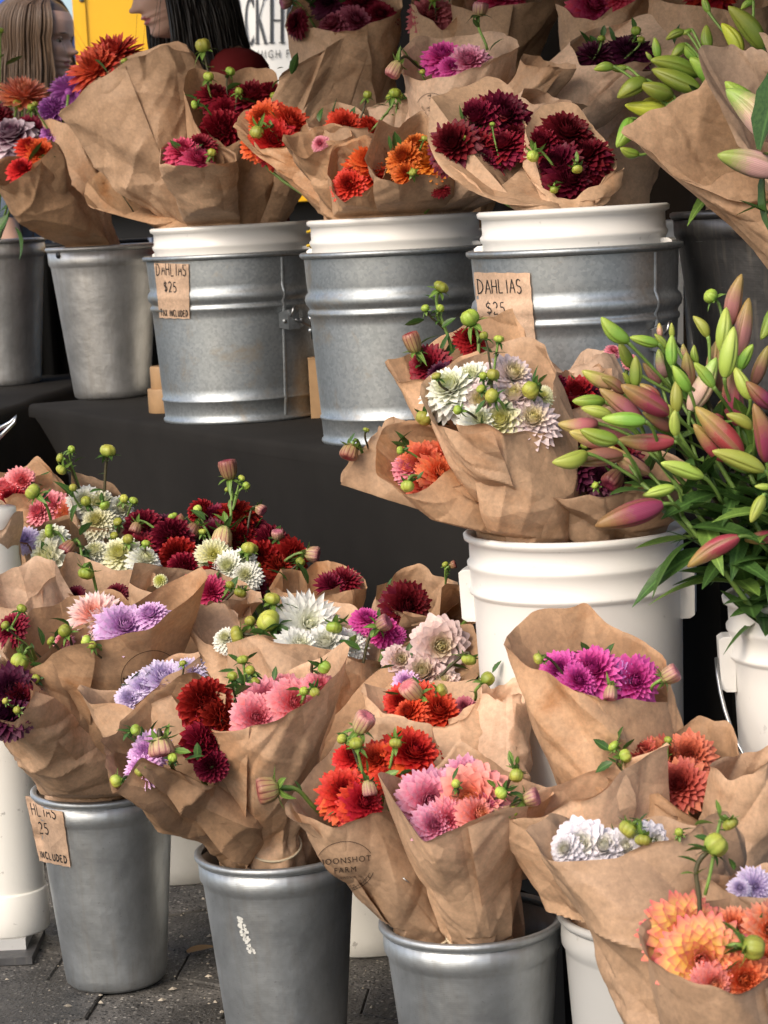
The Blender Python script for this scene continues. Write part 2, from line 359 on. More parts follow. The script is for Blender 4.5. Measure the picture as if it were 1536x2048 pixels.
    PET[nm] = mat_petal('petal_' + nm, c, b, t, **kw)
# ------------------------------------------------------------------ flower heads (unit size, facing +Z)
GOLD = math.radians(137.508)
TYPES = {   # n petals, theta max (deg), width, pointed, cup, core radius, inner length, droop, wave
    'deco':   (150, 106, 0.165, 0.50, 0.30, 0.16, 0.34, 0.22, 0.05),
    'ball':   (150, 150, 0.150, 0.15, 0.75, 0.48, 0.30, 0.05, 0.0),
    'cactus': (96, 102, 0.135, 1.00, 0.25, 0.10, 0.40, -0.12, 0.16),
    'peony':  (84, 108, 0.26, 0.35, 0.40, 0.14, 0.40, 0.24, 0.10),
    'spiky':  (130, 112, 0.13, 0.85, 0.40, 0.22, 0.30, 0.10, 0.05)}
def petal(typ, t, r):
    """grid of one petal at ring fraction t, azimuth 0; returns verts, uv (5 x 6 grid)"""
    n, tmax, wd, pt, cup, core, li, droop, wave = TYPES[typ]
    th = math.radians(tmax) * (t ** 0.62)
    d = Vector((math.sin(th), 0, math.cos(th))); nn = Vector((-math.cos(th), 0, math.sin(th))); sd = Vector((0, 1, 0))
    L = (li + (1 - li) * min(1, t * 1.35) ** 0.7) * (1 - core * 0.75) * r.uniform(0.92, 1.06)
    if typ == 'ball': L = 0.56 * r.uniform(0.95, 1.05) * (0.45 + 0.55 * min(1, t * 3))
    W = wd * (0.5 + 0.5 * min(1, t * 1.6)) * r.uniform(0.9, 1.1)
    tw = r.uniform(-0.25, 0.25)
    V, UV = [], []
    A = 6; B = 5
    inward = 0.55 * (1 - min(1, t * 2.2))            # young petals curl over the centre
    for i in range(A):
        s = i / (A - 1)
        if pt > 0.7: wid = W * (s ** 0.45) * (1 - s ** 2.2) ** 0.8 * 1.45 if i < A - 1 else 0.006
        else:
            wid = W * (0.30 + 0.95 * math.sin(min(1, s * 1.12) * math.pi * 0.56)) if s < 0.75 else W * (1.22 - (s - 0.75) * (2.3 + 1.9 * pt))
            wid = max(wid, 0.02)
        bend = droop * s * s * t - inward * s * s * 0.6
        p0 = d * (core * 0.6 + L * s) - nn * (L * bend)
        for j in range(B):
            v = (j / (B - 1)) * 2 - 1
            rise = cup * wid * (v * v) * (1.0 if typ != 'ball' else 1.35) + wave * math.sin(3 * v + 5 * s + tw * 9) * wid * 0.5
            tipin = (0.10 * L * max(0, s - 0.7) * (1 - abs(v))) if pt <= 0.7 else 0
            p = p0 + sd * (wid * v) + nn * (rise + tw * wid * v * s) + d * (tipin - 0.10 * L * (v * v) * s * (1 if pt <= 0.7 else 0.3))
            V.append(p); UV.append((s, t))
    return V, UV
PF = grid_faces(5, 6)
_dcache = {}
def dahlia_meshes(typ, var):
    """(whole head, inner head, [petal mesh per outer bin], outer list (bin, azimuth))"""
    key = (typ, var)
    if key in _dcache: return _dcache[key]
    r = random.Random(hash(typ) % 1000 * 0 + len(typ) * 31 + var * 7 + ord(typ[0]))
    n = TYPES[typ][0]; cut = 0.56
    VA, FA, UA = [], [], []; VI, FI, UI = [], [], []; outer = []
    for i in range(n):
        t = (i + 0.5) / n; az = i * GOLD + r.uniform(-0.08, 0.08)
        V, UV = petal(typ, t, r); R = Matrix.Rotation(az, 3, 'Z'); V = [R @ v for v in V]
        FA += [tuple(a + len(VA) for a in f) for f in PF]; VA += V; UA += UV
        if t < cut: FI += [tuple(a + len(VI) for a in f) for f in PF]; VI += V; UI += UV
        else: outer.append((min(4, int((t - cut) / (1 - cut) * 5)), az))
    bins = []
    for b in range(5):
        V, UV = petal(typ, cut + (1 - cut) * (b + 0.5) / 5, r)
        bins.append(mesh('petal', V, PF, True, UV))
    back, bf = lathe([(0.001, -0.30), (0.14, -0.28), (0.20, -0.12), (0.14, 0.05)], 10)   # receptacle
    for VV, FF, UU in ((VA, FA, UA), (VI, FI, UI)):
        FF += [tuple(a + len(VV) for a in f) for f in bf]; VV += back; UU += [(0, 0.3)] * len(back)
    res = (mesh('dahlia', VA, FA, True, UA), mesh('dahlia_inner', VI, FI, True, UI), bins, outer)
    _dcache[key] = res
    return res

def facing(dirv, spin=0.0):
    q = Vector((0, 0, 1)).rotation_difference(Vector(dirv).normalized())
    return q @ Quaternion((0, 0, 1), spin)
def leaf_mesh(L=1.0, W=0.34, curl=0.25, n=7, serr=0.0):
    V, UV = [], []
    for i in range(n):
        s = i / (n - 1); wd = W * math.sin(math.pi * min(1, s * 0.97 + 0.03)) ** 0.8 * (1 - 0.3 * s) + 0.004
        if serr and i % 2: wd *= 1 - serr
        for v in (-1, -0.5, 0, 0.5, 1):
            V.append((L * s, wd * v, 0.22 * wd * v * v * 1.2 - curl * s * s * L)); UV.append((s, v * 0.5 + 0.5))
    return V, grid_faces(5, n), UV
LEAFM = [mesh('leaf', *(lambda q: (q[0], q[1]))(leaf_mesh(1, 0.28, c, 9, 0.12)), True, leaf_mesh(1, 0.28, c, 9, 0.12)[2]) for c in (0.15, 0.45, -0.1)]
LILYLEAF = [mesh('leaf', *(lambda q: (q[0], q[1]))(leaf_mesh(1, 0.165, c, 9)), True, leaf_mesh(1, 0.165, c, 9)[2]) for c in (0.3, 0.6, 0.05)]
def bud_mesh(kind):
    """round dahlia bud, base at z=0, unit radius, facing +Z"""
    prof = {'round': [(0.02, 0), (0.60, 0.10), (0.95, 0.45), (1.0, 0.82), (0.86, 1.18), (0.50, 1.40), (0.12, 1.42), (0.005, 1.34)],
            'open': [(0.02, 0), (0.50, 0.05), (0.85, 0.5), (0.98, 1.0), (1.05, 1.5), (0.95, 1.85), (0.55, 1.92), (0.2, 1.75), (0.005, 1.7)]}[kind]
    n = 48; V, UV = [], []; top = prof[-1][1]
    for k, (r, z) in enumerate(prof):
        for i in range(n):
            a = 2 * math.pi * i / n; rr = r * (0.95 + 0.11 * abs(math.cos(3 * a + 0.5 * z))) * (1 + (0.13 * abs(math.cos(6 * a + 1.2 * z)) - 0.06 if kind == 'open' else 0))
            V.append((rr * math.cos(a), rr * math.sin(a), z)); UV.append((k / (len(prof) - 1), i / n))
    return mesh('dahlia_bud', V, grid_faces(n, len(prof), True), True, UV)
def sepals_mesh():
    V, F, UV = [], [], []
    r = random.Random(3)
    for k in range(6):
        lv, lf, lu = leaf_mesh(1.75, 0.42, r.uniform(0.1, 0.9), 6)
        R = Matrix.Rotation(k * math.pi / 3 + r.uniform(-.2, .2), 3, 'Z') @ Matrix.Rotation(r.uniform(-0.55, 0.35), 3, 'Y')
        lv = [R @ Vector(p) + Vector((0, 0, 0.12)) for p in lv]
        F += [tuple(a + len(V) for a in f) for f in lf]; V += lv; UV += lu
    return mesh('calyx', V, F, True, UV)
BUDM = {'round': bud_mesh('round'), 'open': bud_mesh('open')}; CALYX = sepals_mesh()
BMAT = {'g': (MBUDG, 'round'), 'y': (MBUDY, 'round'), 'p': (MBUDP, 'open'), 'r': (MBUDR, 'open')}

HERO = 38
def add_dahlia(par, px, py, rpx, typ, col, d, mouth, rr, base, dirv=None):
    pos = P(px, py, d); rad = rpx * d / FPX * 1.32 * rr.uniform(0.93, 1.08)
    if dirv is None:
        cx, cy = mouth
        rad_v = Rt * ((px - cx) / 140.0) - Up * ((py - cy) / 140.0)
        dirv = -Fw * 0.85 + Vector((0, 0, 0.50)) + rad_v * 0.45 + Vector((rr.uniform(-.45, .45), rr.uniform(-.2, .3), rr.uniform(-.3, .35)))
    dirv = Vector(dirv).normalized()
    pos = pos - dirv * rad * 0.25
    whole, inner, bins, outer = dahlia_meshes(typ, rr.randrange(3))
    q = facing(dirv, rr.uniform(0, 6.28))
    sc = (rad * rr.uniform(0.95, 1.05), rad * rr.uniform(0.95, 1.05), rad * rr.uniform(0.85, 1.05))
    hero = rpx >= HERO
    o = obj('dahlia', inner if hero else whole, par, pos - par.location, PET[col], q, sc)
    if hero:
        for b, az in outer:
            obj('petal', bins[b], o, None, PET[col], Quaternion((0, 0, 1), az) @ Quaternion((0, 1, 0), rr.uniform(-0.07, 0.07)), (rr.uniform(0.94, 1.05),) * 3)
    # stem, a sub-part in the flower's own frame would be scaled: keep it a part of the bouquet
    foot = base + (pos - base) * 0.12
    st = bez(pos - dirv * rad * 0.2, pos - dirv * rad * 1.4 - Vector((0, 0, rad * 0.6)), foot, n=7)
    V, F = tube(st, 0.0032, 6); child('stem', V, F, MSTEM, par)
    return o
def add_bud(par, px, py, rpx, kind, d, tgt, rr, ang=None, leaves=1):
    """bud centre at px,py; stem runs to tgt (world)"""
    m, sh = BMAT[kind]; R = rpx * d / FPX * rr.uniform(0.72, 1.0); c = P(px, py, d)
    if ang is None:
        dv = (c - tgt).normalized() * 0.6 + Vector((rr.uniform(-.5, .5), rr.uniform(-.6, .1), 0.45))
    else:
        a = math.radians(ang); dv = Rt * math.cos(a) + Up * math.sin(a) - Fw * rr.uniform(0.1, 0.5)
    dv.normalize()
    b0 = c - dv * R * 0.85
    q = facing(dv, rr.uniform(0, 6))
    o = obj('dahlia_bud', BUDM[sh], par, b0 - par.location, m, q, (R, R * rr.uniform(0.9, 1.0), R * rr.uniform(0.85, 1.3)))
    obj('calyx', CALYX, o, (0, 0, -0.05), MLEAFL if rr.random() < 0.6 else MLEAF)
    pts = bez(b0 + dv * R * 0.05, b0 - dv * R * 2.2, b0 + (tgt - b0) * 0.45, tgt, 10)
    V, F = tube(pts, [max(0.0015, 0.14 * R + 0.0008)] * 10, 6); child('stem', V, F, MSTEM if rr.random() < .7 else MSTEMD, par)
    for k in range(leaves):
        p = pts[rr.randrange(1, 6)]; dl = (Vector((rr.uniform(-1, 1), rr.uniform(-1, .4), rr.uniform(-.2, .9)))).normalized()
        ql = dl.to_track_quat('X', 'Z'); s = R * rr.uniform(1.1, 2.0)
        obj('leaf', rr.choice(LEAFM), par, p - par.location, MLEAFL if rr.random() < .5 else MLEAF, ql, s)
def add_leaf(par, px, py, lpx, ang, d, rr, mat=None):
    a = math.radians(ang); dl = Rt * math.cos(a) + Up * math.sin(a) + Fw * rr.uniform(-.4, .3)
    q = dl.to_track_quat('X', 'Z') @ Quaternion((1, 0, 0), rr.uniform(-0.9, 0.9))
    obj('leaf', rr.choice(LEAFM), par, P(px, py, d) - par.location, mat or MLEAF, q, lpx * d / FPX)

# ------------------------------------------------------------------ paper cones
def resample(pts, n):
    p = np.array(pts, dtype=float)
    for _ in range(1):                                   # soften the corners a little (ends stay)
        q = [p[0]]
        for a, b in zip(p[:-1], p[1:]): q += [a * 0.94 + b * 0.06, a * 0.06 + b * 0.94]
        q.append(p[-1]); p = np.array(q)
    s = np.r_[0, np.cumsum(np.linalg.norm(np.diff(p, axis=0), axis=1) + 1e-6)]
    t = np.linspace(0, s[-1], n)
    return np.c_[np.interp(t, s, p[:, 0]), np.interp(t, s, p[:, 1])]
def facets(u, v, cell, rs, aspect=1.0):
    """piecewise-flat noise on a skewed triangle lattice: creases meet in points, faces stay flat"""
    a = rs.uniform(0, 3.14); ca, sa = np.cos(a), np.sin(a)
    v = v / aspect
    uw = u + cell * 0.22 * np.sin(v / cell * 1.7 + rs.uniform(0, 6)); vw = v + cell * 0.22 * np.sin(u / cell * 1.9 + rs.uniform(0, 6))
    x = (uw * ca - vw * sa) / cell; y = (uw * sa + vw * ca) / cell
    p = x + 0.577 * y + 50; q = 1.155 * y + 50
    i, j = np.floor(p).astype(int), np.floor(q).astype(int); fx, fy = p - i, q - j
    T = rs.uniform(-0.5, 0.5, (128, 128))
    h = lambda m, n: T[m % 128, n % 128]
    lo = h(i, j) + (h(i + 1, j) - h(i, j)) * fx + (h(i, j + 1) - h(i, j)) * fy
    hi = h(i + 1, j + 1) + (h(i, j + 1) - h(i + 1, j + 1)) * (1 - fx) + (h(i + 1, j) - h(i + 1, j + 1)) * (1 - fy)
    return np.where(fx + fy < 1, lo, hi)
def paper_cone(par, base, bd, front, back, d0, rk=1.0, seed=0, rb=0.022, mat=None, bulge=0.10, amp=1.0, stub=True, seam=None, inside=None):
    rs = np.random.RandomState(seed + 11)
    wpx = max(max(p[0] for p in front) - min(p[0] for p in front), max(p[0] for p in back) - min(p[0] for p in back)); nf = int(min(104, max(52, wpx / 2.9)))
    Fp, Bp = resample(front, nf), resample(back, nf)
    width = max(abs(Fp[-1, 0] - Fp[0, 0]), abs(Bp[-1, 0] - Bp[0, 0]), 60)
    r = 0.42 * width * d0 / FPX * rk
    loop = []; phi = []
    for i in range(nf):
        t = i / (nf - 1); loop.append(P(Fp[i, 0], Fp[i, 1], d0 - r * math.sin(math.pi * t) ** 0.8)); phi.append(math.pi + math.pi * t)
    for i in range(1, nf - 1):
        t = 1 - i / (nf - 1); loop.append(P(Bp[nf - 1 - i, 0], Bp[nf - 1 - i, 1], d0 + r * math.sin(math.pi * t) ** 0.8)); phi.append(2 * math.pi + math.pi * (1 - t))
    loop = np.array([tuple(p) for p in loop]); N = len(loop); phi = np.array(phi)
    # close the ends gently
    B = np.array(base); ctr = loop.mean(0)
    ax = ctr - B; H = np.linalg.norm(ax); ax /= H
    X = np.array(Rt) - ax * np.dot(np.array(Rt), ax); X /= np.linalg.norm(X)
    Y = np.cross(ax, X); 
    if np.dot(Y, np.array(Fw)) < 0: Y = -Y
    bl = B + rb * (np.cos(phi)[:, None] * X + np.sin(phi)[:, None] * Y)
    u0 = int(N * (rs.uniform(0.10, 0.40) if seam is None else seam)); ov = int(N * 0.13)
    idx = (np.arange(N + ov) + u0) % N
    lay = np.clip((np.arange(N + ov) - (N - 4)) / 6.0, 0, 1)       # outer lap
    Mr = int(min(84, max(44, H / d0 * FPX / 4.6)))
    s = np.r_[np.linspace(0, 1, Mr)]
    C = np.linalg.norm(np.diff(np.r_[loop, loop[:1]], axis=0), axis=1).sum()
    rim = loop[idx]; bs = bl[idx]; ph = phi[idx]
    # lapped edge overshoots a bit, rim gets small irregular waves
    ru = np.arange(N + ov) / N
    lift = 0.003 * np.sin(ru * 2 * np.pi * 3 + rs.uniform(0, 6)) + 0.0015 * np.sin(ru * 2 * np.pi * 8 + rs.uniform(0, 6))
    rim = rim + ax * (lift + lay * rs.uniform(-0.004, 0.012))[:, None]
    G = np.empty((Mr, N + ov, 3))
    for j in range(Mr):
        k = s[j]; e = k ** (0.90 + 0.22 * (1 - k) ** 3)
        G[j] = bs * (1 - e) + rim * e
    outw = G - (B + ax * (s * H)[:, None])[:, None, :]
    outw /= np.linalg.norm(outw, axis=2, keepdims=True) + 1e-9
    bul = bulge * C / 6.28 * np.sin(np.pi * s) ** 1.0
    disp = np.repeat(bul[:, None], N + ov, 1)
    uu = ru * C; vv = s * H
    UU = (uu[None, :] - 0.5 * C) * (0.42 + 0.58 * s[:, None]); VV = np.repeat(vv[:, None], N + ov, 1)
    fade = np.clip(s / 0.10, 0.25, 1)[:, None]
    disp += amp * fade * (0.040 * facets(UU, VV, 0.150, rs, 1.6) + 0.021 * facets(UU, VV, 0.075, rs, 1.4) + 0.0028 * facets(UU, VV, 0.030, rs, 1.0))
    # pleats gathered at the tie
    npl = rs.randint(6, 10); pp = rs.uniform(0, 6.28)
    tri = np.abs(((ph * npl / 6.283 + pp + 0.25 * np.sin(ph * 2)) % 1.0) - 0.5) * 2
    disp += (0.012 * np.exp(-s / 0.30) * np.minimum(1, 0.3 + s * 10))[:, None] * (tri[None, :] - 0.5)
    # sharp creases
    for _ in range(26):
        cu, cv = rs.uniform(0, ru[-1] * C), H * rs.beta(1.2, 1.5)
        a = rs.uniform(-1.2, 1.2) + np.pi / 2; ln = rs.uniform(0.03, 0.12); wd = rs.uniform(0.006, 0.022); A = amp * rs.uniform(0.0015, 0.006) * rs.choice([-1, 1])
        du = (uu[None, :] - cu) * (0.3 + 0.7 * s[:, None]); dv = vv[:, None] - cv
        al = du * np.cos(a) + dv * np.sin(a); ac = -du * np.sin(a) + dv * np.cos(a)
        disp += A * np.exp(-np.abs(ac) / wd) * np.exp(-(al / ln) ** 2)
    edge = np.clip(s / 0.06, 0, 1)[:, None]
    disp += 0.0035 * (np.clip((s - 0.965) / 0.035, 0, 1) ** 2)[:, None] * (0.4 + 0.6 * np.sin(ru * 17 + rs.uniform(0, 6)))[None, :]
    disp = disp * edge + lay[None, :] * 0.0035 + 0.0012 * (np.arange(N + ov) / N)[None, :]
    G = G + outw * disp[:, :, None]
    if inside is not None:                               # where the cone dips below the bucket's rim it stays inside the wall
        c_, top, rin = inside; rel = G[:, :, :2] - np.array((c_.x, c_.y)); dist = np.linalg.norm(rel, axis=2) + 1e-9
        lim = rin - 0.010 + np.clip(G[:, :, 2] - top - 0.006, 0, None) * 3.0
        G[:, :, :2] = np.array((c_.x, c_.y)) + rel * np.minimum(1, lim / dist)[:, :, None]
    V = list(G.reshape(-1, 3)); F = grid_faces(N + ov, Mr)
    if stub:                                             # paper gathered round the stems below the tie
        dn = (-ax * 0.65 + np.array((0, 0, -0.6))); dn /= np.linalg.norm(dn)
        o = len(V)
        for j, (q, rr_) in enumerate(((0, 1.0), (0.02, 1.08), (0.05, 1.18), (0.09, 1.22))):
            pl = 1 + 0.10 * np.sin(ph * 5 + j)
            V += list(B + dn * q + (bs - B) * rr_ * pl[:, None])
        F += [tuple(reversed(f)) for f in grid_faces(N + ov, 4, False, o)]
    m = mat or MPAPER[rs.choice([0, 0, 1, 2])]
    w = child('paper_wrap', V, F, m, par)
    w.data.set_sharp_from_angle(angle=math.radians(11))
    if stub:
        a = np.linspace(0, 2 * np.pi, 25)
        tilt = rs.uniform(-.3, .3)
        ring = [Vector(B + (rb * 1.04) * (np.cos(t) * X + np.sin(t) * Y) + ax * (0.003 * np.sin(t + tilt) + 0.002)) for t in a]
        V2, F2 = tube(ring, 0.0017, 6, False); child('rubber_band', V2, F2, MBAND, par)
    return w
def bvh_of(o, base=None):
    b = Vector(base) if base is not None else o.matrix_basis.translation
    if base is None and o.parent: b = b + o.parent.location
    return BVHTree.FromPolygons([v.co + b for v in o.data.vertices], [tuple(p.vertices) for p in o.data.polygons])
def font_mesh(txt, spacing=1.0, shear=0.0):
    cu = bpy.data.curves.new('t', 'FONT'); cu.body = txt; cu.align_x = 'CENTER'; cu.space_character = spacing; cu.shear = shear; cu.resolution_u = 3
    o = bpy.data.objects.new('t', cu); COL.objects.link(o)
    bpy.context.view_layer.update()
    me = bpy.data.meshes.new_from_object(o.evaluated_get(bpy.context.evaluated_depsgraph_get()))
    V = [tuple(v.co) for v in me.vertices]; F = [tuple(p.vertices) for p in me.polygons]
    bpy.data.objects.remove(o); bpy.data.curves.remove(cu); bpy.data.meshes.remove(me)
    return V, F
def print_on(name, target, tree, V2, F2, pix, mat, par, lift=0.0012):
    """lay flat print (2D verts) on a surface: pix maps a 2D vert to the photo pixel it is seen at"""
    out, ok = [], []
    for v in V2:
        px, py = pix(v); d = ray(px, py).normalized()
        h = tree.ray_cast(CAM, d)
        if h[0] is None: out.append((0, 0, 0)); ok.append(False); continue
        n = h[1] if h[1].dot(d) < 0 else -h[1]
        out.append(h[0] + n * lift * 0.5 - d * lift * 0.7); ok.append(True)
    F = []
    for f in F2:
        if all(ok[i] for i in f):
            zs = [(Vector(out[i]) - CAM).length for i in f]
            if max(zs) - min(zs) < 0.03: F.append(f)
    used = sorted({i for f in F for i in f}); mp = {a: k for k, a in enumerate(used)}
    if not F: return None
    b = par.location if par.parent is None else par.location + par.parent.location
    return child(name, [out[i] for i in used], [tuple(mp[i] for i in f) for f in F], mat, par, b, smooth=False)
def ribbon2d(pts, w):
    """2D stroke of width w along a polyline, with round-ish joints (quads)"""
    V, F = [], []
    p = [Vector((a[0], a[1])) for a in pts]
    # subdivide
    q = []
    for a, b in zip(p[:-1], p[1:]):
        k = max(1, int((b - a).length / 0.08))
        q += [a + (b - a) * (i / k) for i in range(k)]
    q.append(p[-1])
    for i, c in enumerate(q):
        t = (q[min(i + 1, len(q) - 1)] - q[max(0, i - 1)]); t = t.normalized() if t.length > 1e-6 else Vector((1, 0))
        nn = Vector((-t.y, t.x)) * w * (0.5 if 0 < i < len(q) - 1 else 0.38)
        V += [(c + nn)[:], (c - nn)[:]]
    F = [(2 * i, 2 * i + 1, 2 * i + 3, 2 * i + 2) for i in range(len(q) - 1)]
    return V, F
def arc(cx, cy, rx, ry, a0, a1, n=12):
    return [(cx + rx * math.cos(math.radians(a0 + (a1 - a0) * i / n)), cy + ry * math.sin(math.radians(a0 + (a1 - a0) * i / n))) for i in range(n + 1)]
GLY = {'D': [[(0, 0), (.05, 1)], [(-.05, 1)] + arc(.05, .5, .5, .5, 90, -90) + [(-.05, 0)]], 'A': [[(0, 0), (.3, 1), (.58, 0)], [(.1, .36), (.5, .36)]],
       'H': [[(0, 0), (0, 1)], [(.5, 0), (.5, 1)], [(0, .5), (.5, .52)]], 'L': [[(0, 1), (0, 0), (.42, .02)]], 'I': [[(.15, 0), (.15, 1)]],
       'S': [arc(.25, .74, .22, .26, 30, 230) + arc(.25, .24, .24, .26, 90, -150)], '$': [arc(.25, .72, .22, .2, 30, 230) + arc(.25, .30, .24, .22, 90, -150), [(.25, -.08), (.25, 1.1)]],
       '2': [arc(.22, .74, .22, .26, 160, -20) + [(0, 0), (.46, .02)]], '5': [[(.42, 1), (.06, .98), (.04, .58)] + arc(.2, .32, .24, .3, 110, -140)],
       'T': [[(0, 1), (.5, 1)], [(.25, 1), (.25, 0)]], 'X': [[(0, 1), (.45, 0)], [(.45, 1), (0, 0)]], 'N': [[(0, 0), (0, 1), (.45, 0), (.45, 1)]],
       'C': [arc(.3, .5, .3, .5, 50, 310)], 'U': [[(0, 1)] + arc(.23, .25, .23, .25, 180, 360) + [(.46, 1)]], 'E': [[(.4, 1), (0, 1), (0, 0), (.42, 0)], [(0, .52), (.35, .52)]]}
def handwrite(txt, x, y, h, w, lw):
    out = []; cx = x
    for ch in txt:
        if ch == ' ': cx += 0.45 * w; continue
        dy = rnd.uniform(-.04, .04) * h; sx = rnd.uniform(.92, 1.05); wid = {'I': .32, 'D': .68}.get(ch, .62)
        for st in GLY[ch]:
            cur = [st[0]]                                    # lift the pen at sharp corners
            for i in range(1, len(st)):
                cur.append(st[i])
                if i < len(st) - 1:
                    u, v = Vector(st[i]) - Vector(st[i - 1]), Vector(st[i + 1]) - Vector(st[i])
                    if u.length > 1e-6 and v.length > 1e-6 and u.angle(v) > 0.9: out.append(ribbon2d([(cx + a * w * sx, y + dy + b * h) for a, b in cur], lw)); cur = [st[i]]
            out.append(ribbon2d([(cx + a * w * sx, y + dy + b * h) for a, b in cur], lw))
        cx += (wid + .12) * w
    return join(*[( [(a, b, 0) for a, b in v], f) for v, f in out])
def price_sign(label, bucket_body, tree, quad, lines, group=None):
    """quad: pixel corners TL, TR, BR, BL of a paper slip taped to a bucket"""
    q = [Vector(p) for p in quad]
    def pix(v):
        a, b = v[0], v[1]                                     # a right, b up, 0..1
        top = q[0] * (1 - a) + q[1] * a; bot = q[3] * (1 - a) + q[2] * a
        p = bot * (1 - b) + top * b; return p.x, p.y
    n = 14; pts = []; last = None
    for j in range(n):
        row = []
        for i in range(n):
            jx = (i / (n - 1) + (0.006 * math.sin(j * 2.1) if i in (0, n - 1) else 0), j / (n - 1) + (0.006 * math.sin(i * 1.7) if j in (0, n - 1) else 0))
            px, py = pix(jx); d = ray(px, py).normalized(); h = tree.ray_cast(CAM, d)
            row.append((px, py, (h[0] - CAM).dot(Fw) if h[0] is not None else None))
        good = [r[2] for r in row if r[2] is not None]
        for k, (px, py, dd) in enumerate(row):
            if dd is None: dd = (good[0] if k < n / 2 else good[-1]) + 0.004 if good else last
            last = dd; pts.append(P(px, py, dd - 0.0035))
    c = sum(pts, Vector()) / len(pts)
    e = empty('price_sign', c, label, 'sign', group)
    pp = child('paper', pts, grid_faces(n, n), MPAPER[2], e)
    tr = bvh_of(pp, e.location)
    strokes = join(*[handwrite(*l) for l in lines])
    print_on('lettering', pp, tr, strokes[0], strokes[1], pix, MINK, e, 0.0008)
    return e

# ------------------------------------------------------------------ buckets
def ring_rib(r, z, h, k):      # small rounded rib profile
    return [(r, z - h), (r + k * 0.7, z - h * 0.6), (r + k, z), (r + k * 0.7, z + h * 0.6), (r, z + h)]
def bucket_flower(loc, label, rt, rb_, H, mat, holes=True, group=None):
    """tapered spun-metal flower bucket"""
    e = empty('flower_bucket', loc, label, 'bucket', group); c = loc
    R = lambda z: rb_ + (rt - rb_) * z / H
    band = H * 0.90
    out = [(rb_ - 0.006, 0.0), (rb_, 0.006)] + [(R(z), z) for z in np.linspace(0.02, band - 0.012, 14)] + [(R(band) , band - 0.008), (R(band) + 0.0035, band - 0.002), (R(band) + 0.004, band + 0.004)] + [(R(H) + 0.001, H - 0.008)]
    inn = [(R(z) - 0.004, z) for z in np.linspace(H - 0.008, 0.012, 8)] + [(0.002, 0.011)]
    V, F = lathe(out + inn, 72, c); body = child('body', V, F + [tuple(range(71, -1, -1))], mat, e)
    V, F = lathe([(R(H) - 0.004, H - 0.008), (R(H) + 0.002, H - 0.009), (R(H) + 0.006, H - 0.004), (R(H) + 0.0055, H + 0.001), (R(H) + 0.001, H + 0.003), (R(H) - 0.004, H)], 72, c)
    child('rim', V, F, mat, e)
    return e, body
